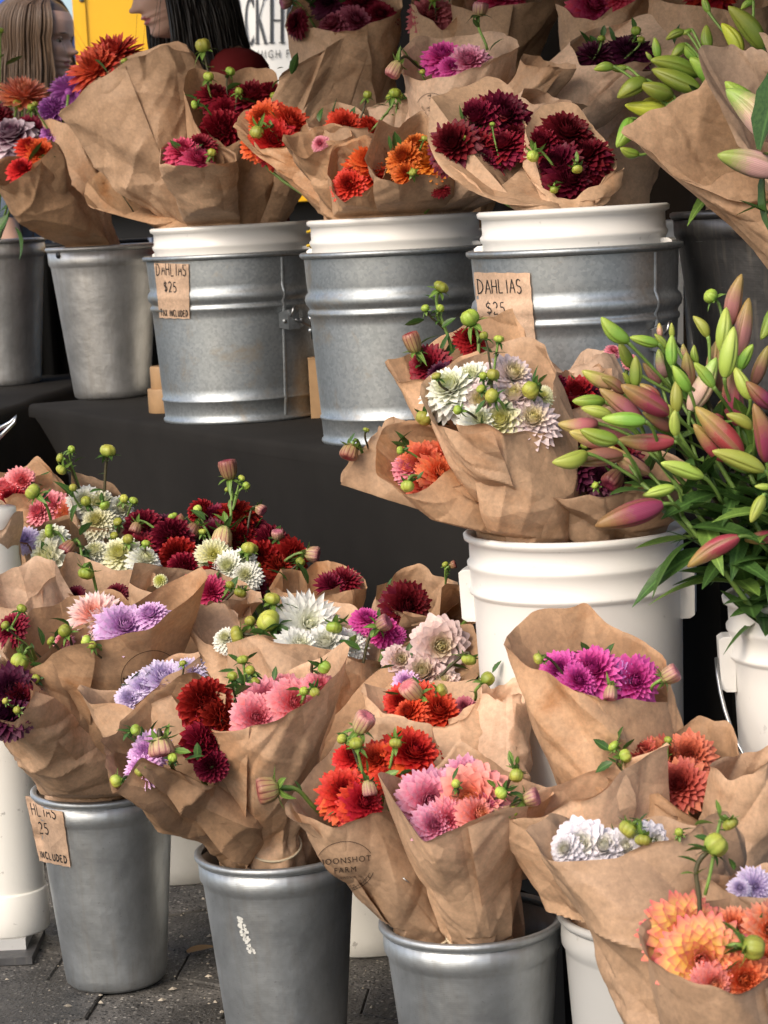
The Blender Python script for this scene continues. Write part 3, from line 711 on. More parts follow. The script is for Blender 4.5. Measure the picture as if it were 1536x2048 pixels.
def bucket_pail(loc, label, rt, rb_, H, group=None, earang=-35, white=True):
    """galvanised pail with ribs, seam, ears and a bail"""
    e = empty('galvanised_pail', loc, label, 'bucket', group); c = Vector(loc)
    R = lambda z: rb_ + (rt - rb_) * z / H
    prof = [(rb_ + 0.001, 0), (rb_ + 0.004, 0.003), (rb_ + 0.004, 0.008), (R(0.012), 0.011)]
    ribs = [(H * 0.14, 0.004, 0.0026), (H * 0.69, 0.006, 0.0038), (H * 0.76, 0.013, 0.0065)]
    z = 0.02; prof += [(R(z), z)]
    for rz, h, k in ribs:
        for zz in np.arange(prof[-1][1] + 0.02, rz - h - 0.006, 0.02): prof.append((R(zz), zz))
        prof += ring_rib(R(rz), rz, h, k)
    for zz in np.arange(prof[-1][1] + 0.01, H - 0.008, 0.016): prof.append((R(zz), zz))
    prof.append((R(H), H - 0.006))
    inn = [(R(zz) - 0.004, zz) for zz in np.linspace(H - 0.006, 0.02, 8)] + [(0.002, 0.019)]
    V, F = lathe(prof + inn, 84, c); body = child('body', V, F + [tuple(range(83, -1, -1))], MGALV, e)
    V, F = lathe([(rt - 0.003, H - 0.006), (rt + 0.003, H - 0.008), (rt + 0.007, H - 0.004), (rt + 0.007, H + 0.001), (rt + 0.002, H + 0.003), (rt - 0.003, H)], 84, c)
    child('rim', V, F, MGALV, e)
    a0 = math.radians(earang)
    for k, a in enumerate((a0, a0 + math.pi)):
        n = Vector((math.cos(a), math.sin(a), 0)); t = Vector((-math.sin(a), math.cos(a), 0)); zc = H * 0.60; r = R(zc) + 0.002
        V = []; 
        for zz in (-0.020, 0.020):
            for q in (-0.030, -0.014, 0.0, 0.014, 0.030):
                for dd in (0.0, 0.004): V.append(c + n * (math.sqrt(max(0, r * r - q * q)) + dd + (0.004 if abs(q) < 0.02 else 0)) + t * q + Vector((0, 0, zc + zz * (1 if abs(q) < .02 else .75))))
        F = [(0 + 2 * i, 2 + 2 * i, 12 + 2 * i, 10 + 2 * i) for i in range(4)] + [(1 + 2 * i, 11 + 2 * i, 13 + 2 * i, 3 + 2 * i) for i in range(4)]
        F += [(10 + 2 * i, 12 + 2 * i, 13 + 2 * i, 11 + 2 * i) for i in range(4)] + [(1 + 2 * i, 3 + 2 * i, 2 + 2 * i, 2 * i) for i in range(4)]
        ear = child('ear', V, F, MGALV, e, smooth=False)
        lp = [c + n * (r + 0.004) + t * (q * 0.006) + Vector((0, 0, zc + zz)) for q, zz in ((-1, 0.004), (-1.3, 0.014), (-0.8, 0.022), (0, 0.025), (0.9, 0.021), (1.2, 0.012))]
        for p in lp[1:5]: p += n * 0.010
        V, F = tube(lp, 0.0024, 8); child('bail_hook', V, F, MWIRE, ear, c)
        rv = [c + n * (r + 0.003 + d_) + t * q + Vector((0, 0, zc - 0.002)) for q in (-0.022, 0.022) for d_ in (0, 0.005)]
        for q in (0, 2): V, F = tube(rv[q:q + 2], 0.004, 10); child('rivet', V, F, MGALV, ear, c)
    n0, n1 = (Vector((math.cos(a), math.sin(a), 0)) for a in (a0, a0 + math.pi))
    t = Vector((0, 0, 1)).cross(n0)
    pts = []
    for i in range(25):                                       # bail lying down along the wall
        u = i / 24; ang = a0 + math.pi * u
        zz = H * 0.60 - 0.012 * math.sin(math.pi * u) * 6
        rr_ = R(zz) + 0.014 + 0.012 * math.sin(math.pi * u)
        pts.append(c + Vector((math.cos(ang) * rr_, math.sin(ang) * rr_, zz)))
    V, F = tube(pts, 0.0024, 8); child('bail', V, F, MWIRE, e)
    sa = a0 - 0.10; V = []
    for zz in np.linspace(0.012, H - 0.01, 30):
        rz = np.interp(zz, [p[1] for p in prof], [p[0] for p in prof])
        for dd, q in ((0.0, -0.004), (0.0018, -0.002), (0.0018, 0.002), (0.0, 0.004)):
            V.append(c + Vector((math.cos(sa), math.sin(sa), 0)) * (rz + dd) + Vector((-math.sin(sa), math.cos(sa), 0)) * q + Vector((0, 0, zz)))
    child('seam', V, grid_faces(4, 30), MGALV, e)
    return e, body
def bucket_plastic(loc, label, rt, H, mat, earang=0, group=None, bail=True, taper=0.90, bail_drop=1.0, name='plastic_bucket', bail_sign=1):
    """straight-walled pail with a stepped collar under the rim"""
    e = empty(name, loc, label, 'bucket', group); c = Vector(loc)
    rb_ = rt * taper; R = lambda z: rb_ + (rt - rb_) * z / H * 0.97
    z1, z2 = H * 0.80, H * 0.895
    prof = [(rb_ - 0.006, 0), (rb_, 0.004), (rb_ + 0.0015, 0.03)] + [(R(z), z) for z in np.linspace(0.05, z1 - 0.006, 10)]
    prof += [(R(z1) + 0.001, z1 - 0.003), (R(z1) + 0.005, z1), (R(z1) + 0.0055, z1 + 0.004), (R(z1) + 0.0025, z1 + 0.007), (R(z2) + 0.002, z2 - 0.006), (R(z2) + 0.005, z2 - 0.002), (R(z2) + 0.0055, z2 + 0.003), (R(z2) + 0.002, z2 + 0.007)]
    prof += [(R(H) + 0.001, H - 0.010), (R(H) + 0.007, H - 0.007), (R(H) + 0.008, H - 0.001), (R(H) + 0.004, H + 0.002), (R(H) - 0.001, H)]
    inn = [(R(z) - 0.004, z) for z in np.linspace(H - 0.008, 0.012, 8)] + [(0.002, 0.011)]
    V, F = lathe(prof + inn, 84, c); body = child('body', V, F + [tuple(range(83, -1, -1))], mat, e)
    a0 = math.radians(earang); zc = (z1 + z2) / 2 - 0.02
    for a in (a0, a0 + math.pi):
        n = Vector((math.cos(a), math.sin(a), 0)); t = Vector((-n.y, n.x, 0)); o_ = c + n * (R(zc) - 0.002) + Vector((0, 0, zc))
        V = [o_ + n * x + t * q + Vector((0, 0, zz)) for zz, x1 in ((-0.040, 0.012), (-0.036, 0.018), (0.025, 0.020), (0.029, 0.014)) for q, x in ((-0.018, 0), (-0.016, x1), (0.016, x1), (0.018, 0))]
        F = [(4 * j + i, 4 * j + (i + 1) % 4, 4 * j + 4 + (i + 1) % 4, 4 * j + 4 + i) for j in range(3) for i in range(4)] + [(3, 2, 1, 0), (12, 13, 14, 15)]
        child('handle_lug', V, F, mat, e, smooth=False)
    if bail:
        pts = []
        for i in range(29):
            u = i / 28; ang = a0 + math.pi * u * bail_sign + math.pi
            dz = -0.17 * math.sin(math.pi * u) * bail_drop
            rr_ = R(zc) + 0.020 + 0.006 * math.sin(math.pi * u)
            pts.append(c + Vector((math.cos(ang) * rr_, math.sin(ang) * rr_, zc + dz)))
        V, F = tube(pts, 0.0024, 8); child('bail', V, F, MWIRE, e)
    return e, body
# ------------------------------------------------------------------ ground
MPAVER = mat_paver()
gr = obj('ground', mesh('ground', [(-60, -10, -0.006), (60, -10, -0.006), (60, 120, -0.006), (-60, 120, -0.006)], [(0, 1, 2, 3)], False, None, (MPAVER,)))
tag(gr, 'dark asphalt paving of the market square', None, None, 'structure')
hr = 0.118
V, F = [], []
for z, r in ((-0.03, hr - 0.0006), (-0.003, hr - 0.0010), (0.0, hr - 0.0035)):
    V += [(r * math.cos(math.pi / 3 * k), r * math.sin(math.pi / 3 * k), z) for k in range(6)]
F = [(6 * j + k, 6 * j + (k + 1) % 6, 6 * j + 6 + (k + 1) % 6, 6 * j + 6 + k) for j in range(2) for k in range(6)] + [tuple(range(12, 18))]
pm = mesh('paver', V, F, False, None, (MPAVER,))
yaw = math.radians(24); cy_, sy_ = math.cos(yaw), math.sin(yaw)
for i in range(-9, 10):
    for j in range(-9, 10):
        x = i * hr * 1.5; y = (j + 0.5 * (i % 2)) * hr * math.sqrt(3)
        wx, wy = -0.25 + x * cy_ - y * sy_, 3.45 + x * sy_ + y * cy_
        if -1.15 < wx < 0.75 and 2.35 < wy < 4.5:
            o = obj('paver', pm, gr, (wx, wy, rnd.uniform(-0.003, 0.0015)))
            o.rotation_euler = (rnd.uniform(-.008, .008), rnd.uniform(-.008, .008), yaw)
# grit and plant crumbs on the paving
rg_ = random.Random(12); gp = []
for k in range(420):
    x, y, s_ = rg_.uniform(-0.95, 0.35), rg_.uniform(3.0, 4.1), rg_.choice((0.0012, 0.0016, 0.0022, 0.004))
    a = rg_.uniform(0, 3.14); ca, sa = math.cos(a) * s_ * rg_.uniform(1, 2.4), math.sin(a) * s_
    gp.append(([(x - ca, y - sa, 0.0005), (x + sa, y - ca * .5, 0.0005), (x + ca, y + sa, 0.0005), (x - sa, y + ca * .5, 0.0005), (x, y, 0.001 + s_ * 0.9)], [(0, 1, 4), (1, 2, 4), (2, 3, 4), (3, 0, 4)]))
V, F = join(*gp); gt = obj('grit', mesh('grit', V, F, False, None, (mat_simple('pale_grit', (0.34, 0.30, 0.24, 1), 0.9, nscale=40, namt=0.6),)))
tag(gt, 'pale grit and plant crumbs scattered on the dark paving', None, None, 'stuff')
def front_pt(px, py, z, r):
    """centre of a round base of radius r whose nearest point is seen at px,py on plane z"""
    p = Pz(px, py, z); d = Vector((p.x, p.y, 0)).normalized(); return p + d * r
lit = mesh('dry_leaf', *(lambda q: (q[0], q[1]))(leaf_mesh(0.045, 0.008, 0.1, 7)), True, leaf_mesh(0.045, 0.008, 0.1, 7)[2], (mat_simple('dry_leaf', (0.30, 0.19, 0.09, 1), 0.8),))
p = Pz(375, 1905, 0.006); o = obj('dry_leaf', lit, None, p); o.rotation_euler = (0.1, -0.1, 0.5)
tag(o, 'curled tan dry leaf lying on the dark paving between the two metal buckets', 'leaf')

# ------------------------------------------------------------------ tables
ZT = 0.75
E0, E1 = Pz(84, 806, ZT), Pz(656, 889, ZT)
tv = (E1 - E0); tv.z = 0; tv.normalize(); nv = Vector((-tv.y, tv.x, 0)); nv = nv if nv.y > 0 else -nv
E0 = E0 - nv * 0.035
def tp(a, n, z): return E0 + tv * a + nv * n + Vector((0, 0, z - ZT))
def cloth_table(label, L, W, a0=0.0, n0=0.0, arch=True, zt=ZT):
    e = empty('display_table', tp(a0 + L / 2, n0 + W / 2, 0), label, 'table')
    # top sheet with soft rounded edges
    V, F = [], []
    ns = 60; prof = [(W, -0.02), (W, -0.004), (W - 0.008, 0), (W * 0.5, 0.0), (0.012, 0.0), (0.004, -0.003), (0.0, -0.012), (0.0, -0.03)]
    for n, z in prof:
        for i in range(ns):
            a = L * i / (ns - 1); V.append(tp(a0 + a, n0 + n, zt + z + 0.0012 * math.sin(a * 9 + n * 20)))
    child('cloth_top', V, grid_faces(ns, len(prof)), MCLOTH, e)
    # front drape, stretched to the feet, cut in an arch at the end
    V = []; nr = 26
    for j in range(nr):
        h = (zt - 0.03) * j / (nr - 1); left = 0.02 + 0.42 * min(1, (h / 0.30)) ** 0.85 if arch else 0
        for i in range(ns):
            a = left + (L - left) * i / (ns - 1)
            fold = 0.010 * math.sin(a * 5.0 + 1.0) * (h / zt) + 0.004 * math.sin(a * 19 + 3 * h) * (h / zt)
            V.append(tp(a0 + a, n0 + fold + 0.05 * (h / zt) ** 1.3, zt - 0.03 - h + 0.012))
    child('cloth_front', V, grid_faces(ns, nr), MCLOTH, e)
    for (aa, nn_, bb, mm) in ((0.0, W, L, W), (L, 0, L, W)):
        p0, p1 = tp(a0 + aa, n0 + nn_, 0), tp(a0 + bb, n0 + mm, 0)
        child('cloth_side', [p0, p1, p1 + Vector((0, 0, zt - 0.01)), p0 + Vector((0, 0, zt - 0.01))], [(0, 1, 2, 3)], MDARKGAP, e)  # panels darker than the cover, shade of the void put in their colour
    for aa in (0.12, L - 0.12):
        for nn_ in (0.06, W - 0.06):
            V, F = tube([tp(a0 + aa, n0 + nn_, 0), tp(a0 + aa, n0 + nn_, zt - 0.02)], 0.014, 10); child('leg', V, F, MBLACKPL, e)
    return e
cloth_table('long table in black stretch cloth under the row of galvanised pails', 2.74, 0.36)
cloth_table('black cloth table at the back, hidden behind the galvanised pails', 1.35, 0.62, 1.15, 0.40, False, ZT)
# second table, left and farther back, edge running away from us
A, B_ = Pz(-4, 822, ZT), Pz(142, 772, ZT)
g_ = (B_ - A); g_.z = 0; g_.normalize(); left = Vector((-g_.y, g_.x, 0))
e = empty('display_table', Vector((A.x - 0.4, A.y + 0.6, 0)), 'black cloth table with a plain aluminium bucket at its corner', 'table')
o_ = A - g_ * 0.10
V = []
for k, (n, z) in enumerate(((0.0, -0.74), (-0.0, -0.02), (0.006, -0.004), (0.02, 0.0), (0.8, 0.0), (0.8, -0.74))):
    for a in np.linspace(0, 1.5, 20): V.append(o_ + g_ * a + left * n + Vector((0, 0, z + (0.002 * math.sin(a * 14) if z == 0 else 0))))
child('cloth', V, grid_faces(20, 6), MCLOTH, e)
V = [o_ + left * n + Vector((0, 0, z)) for n, z in ((0, -0.74), (0.8, -0.74), (0.8, -0.005), (0, -0.005))]
child('cloth_end', V, [(0, 1, 2, 3)], MDARKGAP, e)
for a in (0.1, 1.4):
    for n in (0.07, 0.7):
        b0 = o_ + g_ * a + left * n
        V, F = tube([b0 - Vector((0, 0, 0.75)), b0 - Vector((0, 0, 0.02))], 0.014, 10); child('leg', V, F, MBLACKPL, e)

# ------------------------------------------------------------------ buckets
RT, RB, HP = 0.165, 0.146, 0.337
g1 = front_pt(487, 848, ZT, 0.159); g2 = front_pt(812, 893, ZT, RB); g3 = front_pt(1168, 972, ZT, 0.136)
PG1 = bucket_pail(g1, 'clean galvanised pail carrying the price sign with the words tax included', 0.179, 0.159, HP, earang=-48)
PG2 = bucket_pail(g2, 'rust-spotted galvanised pail between the two pails that carry signs', RT, RB, HP, earang=-22)
PG3 = bucket_pail(g3, 'galvanised pail with a price sign, behind the white dahlia bouquet', 0.153, 0.136, HP, earang=-40)
for gg, rw, lab in ((g1, 0.160, 'white plastic bucket nested in the clean galvanised pail'), (g2, 0.149, 'white plastic bucket nested in the rust-spotted galvanised pail'), (g3, 0.134, 'white plastic bucket nested in the pail behind the white dahlias')):
    bucket_plastic(gg + Vector((0, 0, 0.022)), lab, rw, 0.372, MWHITE, earang=-20, group='white buckets nested in the galvanised pails', bail=False, taper=0.93)
a1 = front_pt(226, 799, ZT, 0.090); PA1 = bucket_flower(a1, 'dented aluminium bucket at the corner of the long black table', 0.131, 0.090, 0.36, MALU2)
h_ = Vector((a1.x, a1.y, 0)).normalized(); hs = Vector((-h_.y, h_.x, 0))
hp = a1 - h_ * 0.129 * 0.62 + hs * 0.129 * 0.80 + Vector((0, 0, 0.345))
nrm_ = (hp - a1); nrm_.z = 0; nrm_.normalize()
V, F = tube([hp + nrm_ * 0.0035, hp + nrm_ * 0.0015], 0.0075, 16); child('handle_hole', V, F, MBLACKPL, PA1[0])
a0_ = front_pt(8, 774, ZT, 0.10); PA0 = bucket_flower(a0_, 'plain aluminium bucket on the left-hand black table', 0.135, 0.100, 0.385, MALU2)
RF, RFB, HF = 0.106, 0.077, 0.305
f1 = front_pt(236, 1989, 0.0, RFB); PF1 = bucket_flower(f1, 'grey metal bucket on the paving with a torn price sign', RF, RFB, HF, MALU)
f2c = Pz(553, 1697, HF); f2 = Vector((f2c.x, f2c.y, 0)); PF2 = bucket_flower(f2, 'scratched grey metal bucket with a white scrape on its side', RF, RFB, HF, MALU)
f3c = Pz(942, 1836, HF); f3 = Vector((f3c.x, f3c.y, 0)); PF3 = bucket_flower(f3, 'ribbed metal bucket holding the red-orange and pink dahlia bouquets', RF, RFB, HF, MALU)
# white scrape on the second bucket
tr = bvh_of(PF2[1], PF2[0].location)
V2, F2 = [], []
rs_ = random.Random(4)
for k in range(26):
    t = k / 25; x = 478 + 26 * t; y = 1836 + 70 * t
    for q in range(2):
        cx, cy = x + rs_.uniform(-5, 6), y + rs_.uniform(-3, 3); s_ = rs_.uniform(1.2, 4.2)
        o = len(V2); V2 += [(cx + s_ * math.cos(a) * rs_.uniform(.6, 1.2), cy + s_ * math.sin(a) * rs_.uniform(.6, 1.4)) for a in np.linspace(0, 5.2, 6)]; F2.append(tuple(range(o, o + 6)))
print_on('paint_scrape', PF2[1], tr, V2, F2, lambda v: (v[0], v[1]), mat_simple('chalky_paint', (0.62, 0.62, 0.58, 1), 0.8), PF2[0], 0.0008)
# price signs
price_sign('kraft price sign reading dahlias $25 tax included on the clean pail', None, bvh_of(PG1[1], PG1[0].location), ((307, 517), (377, 519), (379, 638), (319, 636)),
    [('DAHLIAS', .05, .72, .20, .185, .022), ('$25', .24, .44, .17, .19, .022), ('TAX INCLUDED', .06, .04, .105, .108, .020)])
price_sign('kraft price sign on the pail behind the white dahlia bouquet', None, bvh_of(PG3[1], PG3[0].location), ((947, 545), (1059, 546), (1071, 681), (961, 684)),
    [('DAHLIAS', .05, .70, .20, .165, .018), ('$25', .17, .40, .17, .17, .018)])
price_sign('torn kraft price sign on the grey metal bucket standing on the paving', None, bvh_of(PF1[1], PF1[0].location), ((50, 1592), (122, 1603), (141, 1735), (79, 1722)),
    [('HLIAS', .10, .72, .18, .215, .022), ('25', .22, .45, .17, .22, .024), ('INCLUDED', .06, .06, .10, .155, .026)])
# white buckets
w5c = P(1150, 1056, 2.97); HW = 0.385
w5 = Vector((w5c.x, w5c.y, w5c.z - HW)); PW5 = bucket_plastic(w5, 'tall white plastic bucket holding the white and coral bouquets', 0.1385, HW, MWHITE, earang=-12, bail=False, taper=0.925)
wb1 = front_pt(372, 1770, 0.0, 0.13); bucket_plastic(wb1, 'white bucket on the paving behind the two grey metal buckets', 0.146, 0.37, MWHITE2, bail=False, taper=0.95, earang=80)
wb0p = P(40, 1500, 4.3); wb0 = Vector((wb0p.x, wb0p.y, 0)); bucket_plastic(wb0, 'white bucket on the paving behind the white tube weight', 0.146, 0.37, MWHITE2, bail=False, taper=0.95)
wb2 = front_pt(748, 1914, 0.0, 0.13); bucket_plastic(wb2, 'white bucket on the paving behind the ribbed metal bucket', 0.146, 0.37, MWHITE2, bail=False, taper=0.95, earang=100)
r1c = P(1330, 1750, 2.66); r1 = Vector((r1c.x, r1c.y, 0)); bucket_flower(r1, 'pale grey plastic bucket under the lavender white bouquet', 0.122, 0.105, 0.33, MGREYPL)
r5c = P(1420, 2100, 2.32); r5 = Vector((r5c.x, r5c.y, 0)); bucket_flower(r5, 'metal bucket under the peach and yellow dahlia bouquet', RF, RFB, 0.28, MALU)
lbc = P(1628, 1186, 2.80); lb = Vector((lbc.x, lbc.y, lbc.z - 0.37)); bucket_plastic(lb, 'white bucket with a wire handle holding the loose lily stems', 0.105, 0.37, MWHITE, earang=176, taper=0.86, bail_drop=1.0, bail_sign=-1)
dkc = front_pt(1475, 640, ZT, 0.10); dk = P(1548, 418, 3.42); dk = Vector((dk.x, dk.y, dk.z - 0.30))
bucket_flower(dk, 'dark steel bucket holding the paper-wrapped lilies', 0.150, 0.115, 0.30, MDARKST)
# crates that carry the raised buckets
def crate(loc, label, wx, wy, H, rot=0.0):
    e = empty('crate', loc, label, 'crate', 'black plastic crates'); c = Vector(loc)
    ca, sa = math.cos(rot), math.sin(rot)
    def tr_(V): return [(c.x + x * ca - y * sa, c.y + x * sa + y * ca, c.z + z) for x, y, z in V]
    t = 0.012
    for k in range(4):
        z0 = 0.01 + k * (H - 0.03) / 3.6
        for x0, x1, y0, y1 in ((-wx, wx, -wy, -wy + t), (-wx, wx, wy - t, wy), (-wx, -wx + t, -wy + t, wy - t), (wx - t, wx, -wy + t, wy - t)):
            V, F = box(x0, x1, y0, y1, z0, z0 + H * 0.19); child('slat', tr_(V), F, MBLACKPL, e, smooth=False)
    for sx in (-1, 1):
        for sy in (-1, 1):
            V, F = box(sx * wx - 0.014 * (sx + 1) + 0.001 * sx, sx * wx - 0.014 * (sx - 1) + 0.001 * sx, sy * wy - 0.014 * (sy + 1) + .001 * sy, sy * wy - 0.014 * (sy - 1) + .001 * sy, 0, H - 0.006)
            child('corner_post', tr_(V), F, MBLACKPL, e, smooth=False)
    V, F = box(-wx, wx, -wy, wy, H - 0.006, H); child('deck', tr_(V), F, MBLACKPL, e, smooth=False)
    return e
rotc = math.atan2(tv.y, tv.x)
crate((w5.x, w5.y, 0), 'black crate under the tall white bucket', 0.12, 0.12, w5.z, rotc)
crate((lb.x, lb.y, 0), 'black crate under the white lily bucket', 0.14, 0.13, lb.z, rotc)
crate((dk.x, dk.y, 0.75), 'black crate under the dark steel bucket', 0.16, 0.15, max(0.04, dk.z - 0.75), rotc)
# black sheet added for the deep shade under the tables on the right
e = tp(2.77, -0.05, 0)
V = []; ns = 50
for j in range(12):
    for i in range(ns):
        a = 1.6 * i / (ns - 1); V.append(tp(2.76 + 0.10 * math.sin(a * 16) * 0.2, 0.02 + a - 0.02, 0.005 + 0.058 * j) + tv * 0.012 * math.sin(a * 40))
cu = empty('dark_gap_sheet', e, 'black sheet standing for the deep shade at the end of the long table', 'curtain'); child('fabric', V, grid_faces(ns, 12), MDARKGAP, cu)
# dark backdrop added for the shaded gaps between the upper bouquets
V = []; ns = 90
for j in range(10):
    for i in range(ns):
        a = -0.72 + 4.3 * i / (ns - 1); V.append(tp(a, 1.16 + 0.02 * math.sin(a * 14) + 0.012 * math.sin(a * 33), 0.005 + 0.27 * j))
cu = empty('shade_backdrop', tp(1.4, 1.16, 0), 'dark backdrop added for the shaded gaps behind the bouquets', 'backdrop'); child('fabric', V, grid_faces(ns, 10), mat_cloth('gap_shade_brown', (0.035, 0.026, 0.020, 1)), cu)
# black drape added to fill the dark gap behind the aluminium buckets
V = []; ns = 40; pa, pb = P(-90, 470, 6.40), P(300, 470, 6.40)
for j in range(8):
    for i in range(ns): V.append((pa.x + (pb.x - pa.x) * i / (ns - 1), pa.y + 0.015 * math.sin(i * 1.3) + 0.006 * math.sin(i * 3.1), 0.004 + 1.10 * j / 7))
cu = empty('dark_gap_sheet', ((pa.x + pb.x) / 2, pa.y, 0), 'low black drape added in the dark gap behind the two plain aluminium buckets', 'curtain'); child('fabric', V, grid_faces(ns, 8), MDARKGAP, cu)
for x in (pa.x, pb.x): V, F = tube([(x, pa.y + 0.03, 0), (x, pa.y + 0.03, 1.12)], 0.012, 8); child('pole', V, F, MWIRE, cu)
V, F = tube([(pa.x, pa.y + 0.03, 1.11), (pb.x, pa.y + 0.03, 1.11)], 0.010, 8); child('rail', V, F, MBLACKPL, cu)
# unseen canopy added to shade the upper row
MCAN = mat_cloth('added_canopy_fabric', (0.30, 0.29, 0.27, 1), 300)
cn = empty('added_canopy', tp(1.3, 1.0, 0), 'unseen canopy roof added to shade the black cloth tables', 'canopy')
V = [tp(-0.5, -0.60, 2.35), tp(3.7, -0.60, 2.35), tp(3.7, 2.5, 2.30), tp(-0.5, 2.5, 2.30), tp(1.6, 1.14, 3.0)]
child('roof', V, [(0, 1, 4), (1, 2, 4), (2, 3, 4), (3, 0, 4)], MCAN, cn, smooth=False)
V = [v + Vector((0, 0, z)) for z in (-0.004, -0.22) for v in V[:4]]
child('valance', V, [(i, (i + 1) % 4, 4 + (i + 1) % 4, 4 + i) for i in range(4)], MCAN, cn, smooth=False)
for a, n in ((-0.48, -0.58), (3.68, 0.95), (3.68, 2.48), (-0.48, 2.48)):
    V, F = tube([tp(a, n, 0), tp(a, n, 2.29)], 0.019, 10); child('pole', V, F, MWIRE, cn)
# tent weight: white tube with cap, foot and clip
twc = Pz(26, 1872, 0.035); tw = Vector((twc.x, twc.y, 0)) + Vector((twc.x, twc.y, 0)).normalized() * 0.06
e = empty('tent_weight', tw, 'grubby white tube weight standing beside the grey metal bucket', 'tent weight')
V, F = lathe([(0.058, 0.075), (0.058, 0.12), (0.057, 0.70), (0.055, 0.72), (0.002, 0.725)], 48, tw); child('tube', V, F, MWHITE2, e)
V, F = lathe([(0.002, 0.030), (0.059, 0.030), (0.0615, 0.034), (0.062, 0.055), (0.062, 0.098), (0.060, 0.101), (0.057, 0.100)], 48, tw); child('end_cap', V, F, MWHITE2, e)
V, F = box(tw.x - 0.10, tw.x + 0.045, tw.y - 0.10, tw.y + 0.05, 0.0, 0.012); V2, F2 = box(tw.x - 0.05, tw.x + 0.03, tw.y - 0.06, tw.y + 0.04, 0.012, 0.030)
child('foot_plate', V, F, MDARKST, e, smooth=False); child('foot_block', V2, F2, MGREYPL, e, smooth=False)
cl = P(16, 850, 3.72)
pts = [cl + Rt * x + Up * y for x, y in ((-0.03, -0.014), (0.004, 0.004), (0.014, 0.014), (0.010, 0.004), (-0.004, -0.010), (-0.02, -0.026))]
V, F = tube(pts, 0.0035, 8); child('clip', V, F, MWIRE, e)
V, F = tube([tw + Vector((0, 0, 0.72)), tw + Vector((0.0, 0, 0.80)), cl - Rt * 0.03 - Up * 0.014], 0.004, 8); child('strap_rod', V, F, MWIRE, e)
# things behind and between the pails
MTAPE = mat_simple('brown_tape', (0.36, 0.22, 0.11, 1), 0.5, nscale=30, namt=0.15)
tb = P(336, 772, 4.95); tb.z = ZT
for k, (r, z, h) in enumerate(((0.044, 0.0, 0.052), (0.036, 0.052, 0.048))):
    V, F = lathe([(r * 0.62, 0), (r, 0), (r + .001, 0.003), (r + .001, h - 0.003), (r, h), (r * 0.62, h), (r * 0.62, 0)], 40, tb + Vector((0.0, 0, z)))
    o = obj('tape_roll', mesh('tape_roll', np.array(V) - np.array(tb + Vector((0, 0, z))), F, True, None, (MTAPE,)), None, tb + Vector((0, 0, z)))
    o.data.set_sharp_from_angle(angle=0.7)
    tag(o, ('wide lower', 'narrower upper')[k] + ' roll of brown tape stacked behind the dented bucket', 'tape roll')
wbk = P(338, 690, 5.42); wbk.z = ZT; 
bucket_plastic(wbk + nv * 0.10, 'white bucket on the table, glimpsed behind the brown tape rolls', 0.11, 0.30, MWHITE2, bail=False)
bx_ = P(690, 800, 4.62); bx_.z = ZT
cb = empty('cardboard_box', bx_, 'brown cardboard box glimpsed between two galvanised pails', 'box')
V, F = box(bx_.x - 0.07, bx_.x + 0.07, bx_.y - 0.02, bx_.y + 0.12, ZT, ZT + 0.12); child('carton', V, F, MTAPE, cb, smooth=False)
V, F = box(bx_.x - 0.071, bx_.x + 0.071, bx_.y - 0.021, bx_.y + 0.045, ZT + 0.1195, ZT + 0.122); child('flap', V, F, MTAPE, cb, smooth=False)
MYEL = mat_simple('yellow_plastic', (0.70, 0.46, 0.04, 1), 0.4)
yb = P(624, 478, 4.28); parts = []
parts.append(tube([P(622, 452, 4.28), P(624, 478, 4.28), P(624, 497, 4.27)], 0.0018, 6))
for y in (466, 494): parts.append(tube([P(614, y - 2, 4.28), P(624, y - 5, 4.275), P(634, y + 1, 4.27)], 0.0030, 6))
V, F = join(*parts); o = obj('plastic_tag', mesh('plastic_tag', np.array(V) - np.array(yb), F, True, None, (MYEL,)), None, yb)
tag(o, 'thin yellow plastic tie hanging between two white inner buckets', 'plastic tie')
# rows of white buckets on the back table
BACKB = []
for px, d, lab in ((738, 5.05, 'white bucket on the back table under the dusky purple bouquet'), (870, 4.85, 'white bucket on the back table behind the magenta bouquet'), (1225, 4.32, 'white bucket on the back table under the dark plum bouquet'), (1490, 4.35, 'white bucket on the back table behind the paper-wrapped lilies')):
    b = P(px, 330, d); b.z = ZT; BACKB.append(b); bucket_plastic(b, lab, 0.13, 0.36, MWHITE, bail=False, group='white buckets on the back table')
# ------------------------------------------------------------------ bouquets
_seed = [100]
ANCH = [(g1, 0.394, 0.160), (g2, 0.394, 0.149), (g3, 0.394, 0.134), (a1, 0.36, 0.131), (a0_, 0.385, 0.135), (f1, HF, RF), (f2, HF, RF), (f3, HF, RF), (w5, HW, 0.1385), (wb0, 0.37, 0.146), (wb1, 0.37, 0.146), (wb2, 0.37, 0.146), (r1, 0.33, 0.122), (r5, 0.28, RF), (dk, 0.30, 0.15)] + [(b, 0.36, 0.13) for b in BACKB]
SEATED = [None]
def seat(p):
    """move a bouquet's tie into the mouth of the nearest bucket"""
    c, h, r = min(ANCH, key=lambda a: max(0, math.hypot(a[0].x - p.x, a[0].y - p.y) - a[2]) + 0.8 * max(0, abs(a[0].z + a[1] - p.z) - 0.05))
    v = Vector((p.x - c.x, p.y - c.y)); m = r - (0.090 if c.z + h > 0.6 else 0.052)
    if v.length > m: v = v.normalized() * m
    top = c.z + h
    SEATED[0] = (c, top, r)
    return Vector((c.x + v.x, c.y + v.y, top - 0.030 if top > 0.6 else min(max(p.z, top - 0.04), top + 0.03)))
BOUQ = {}
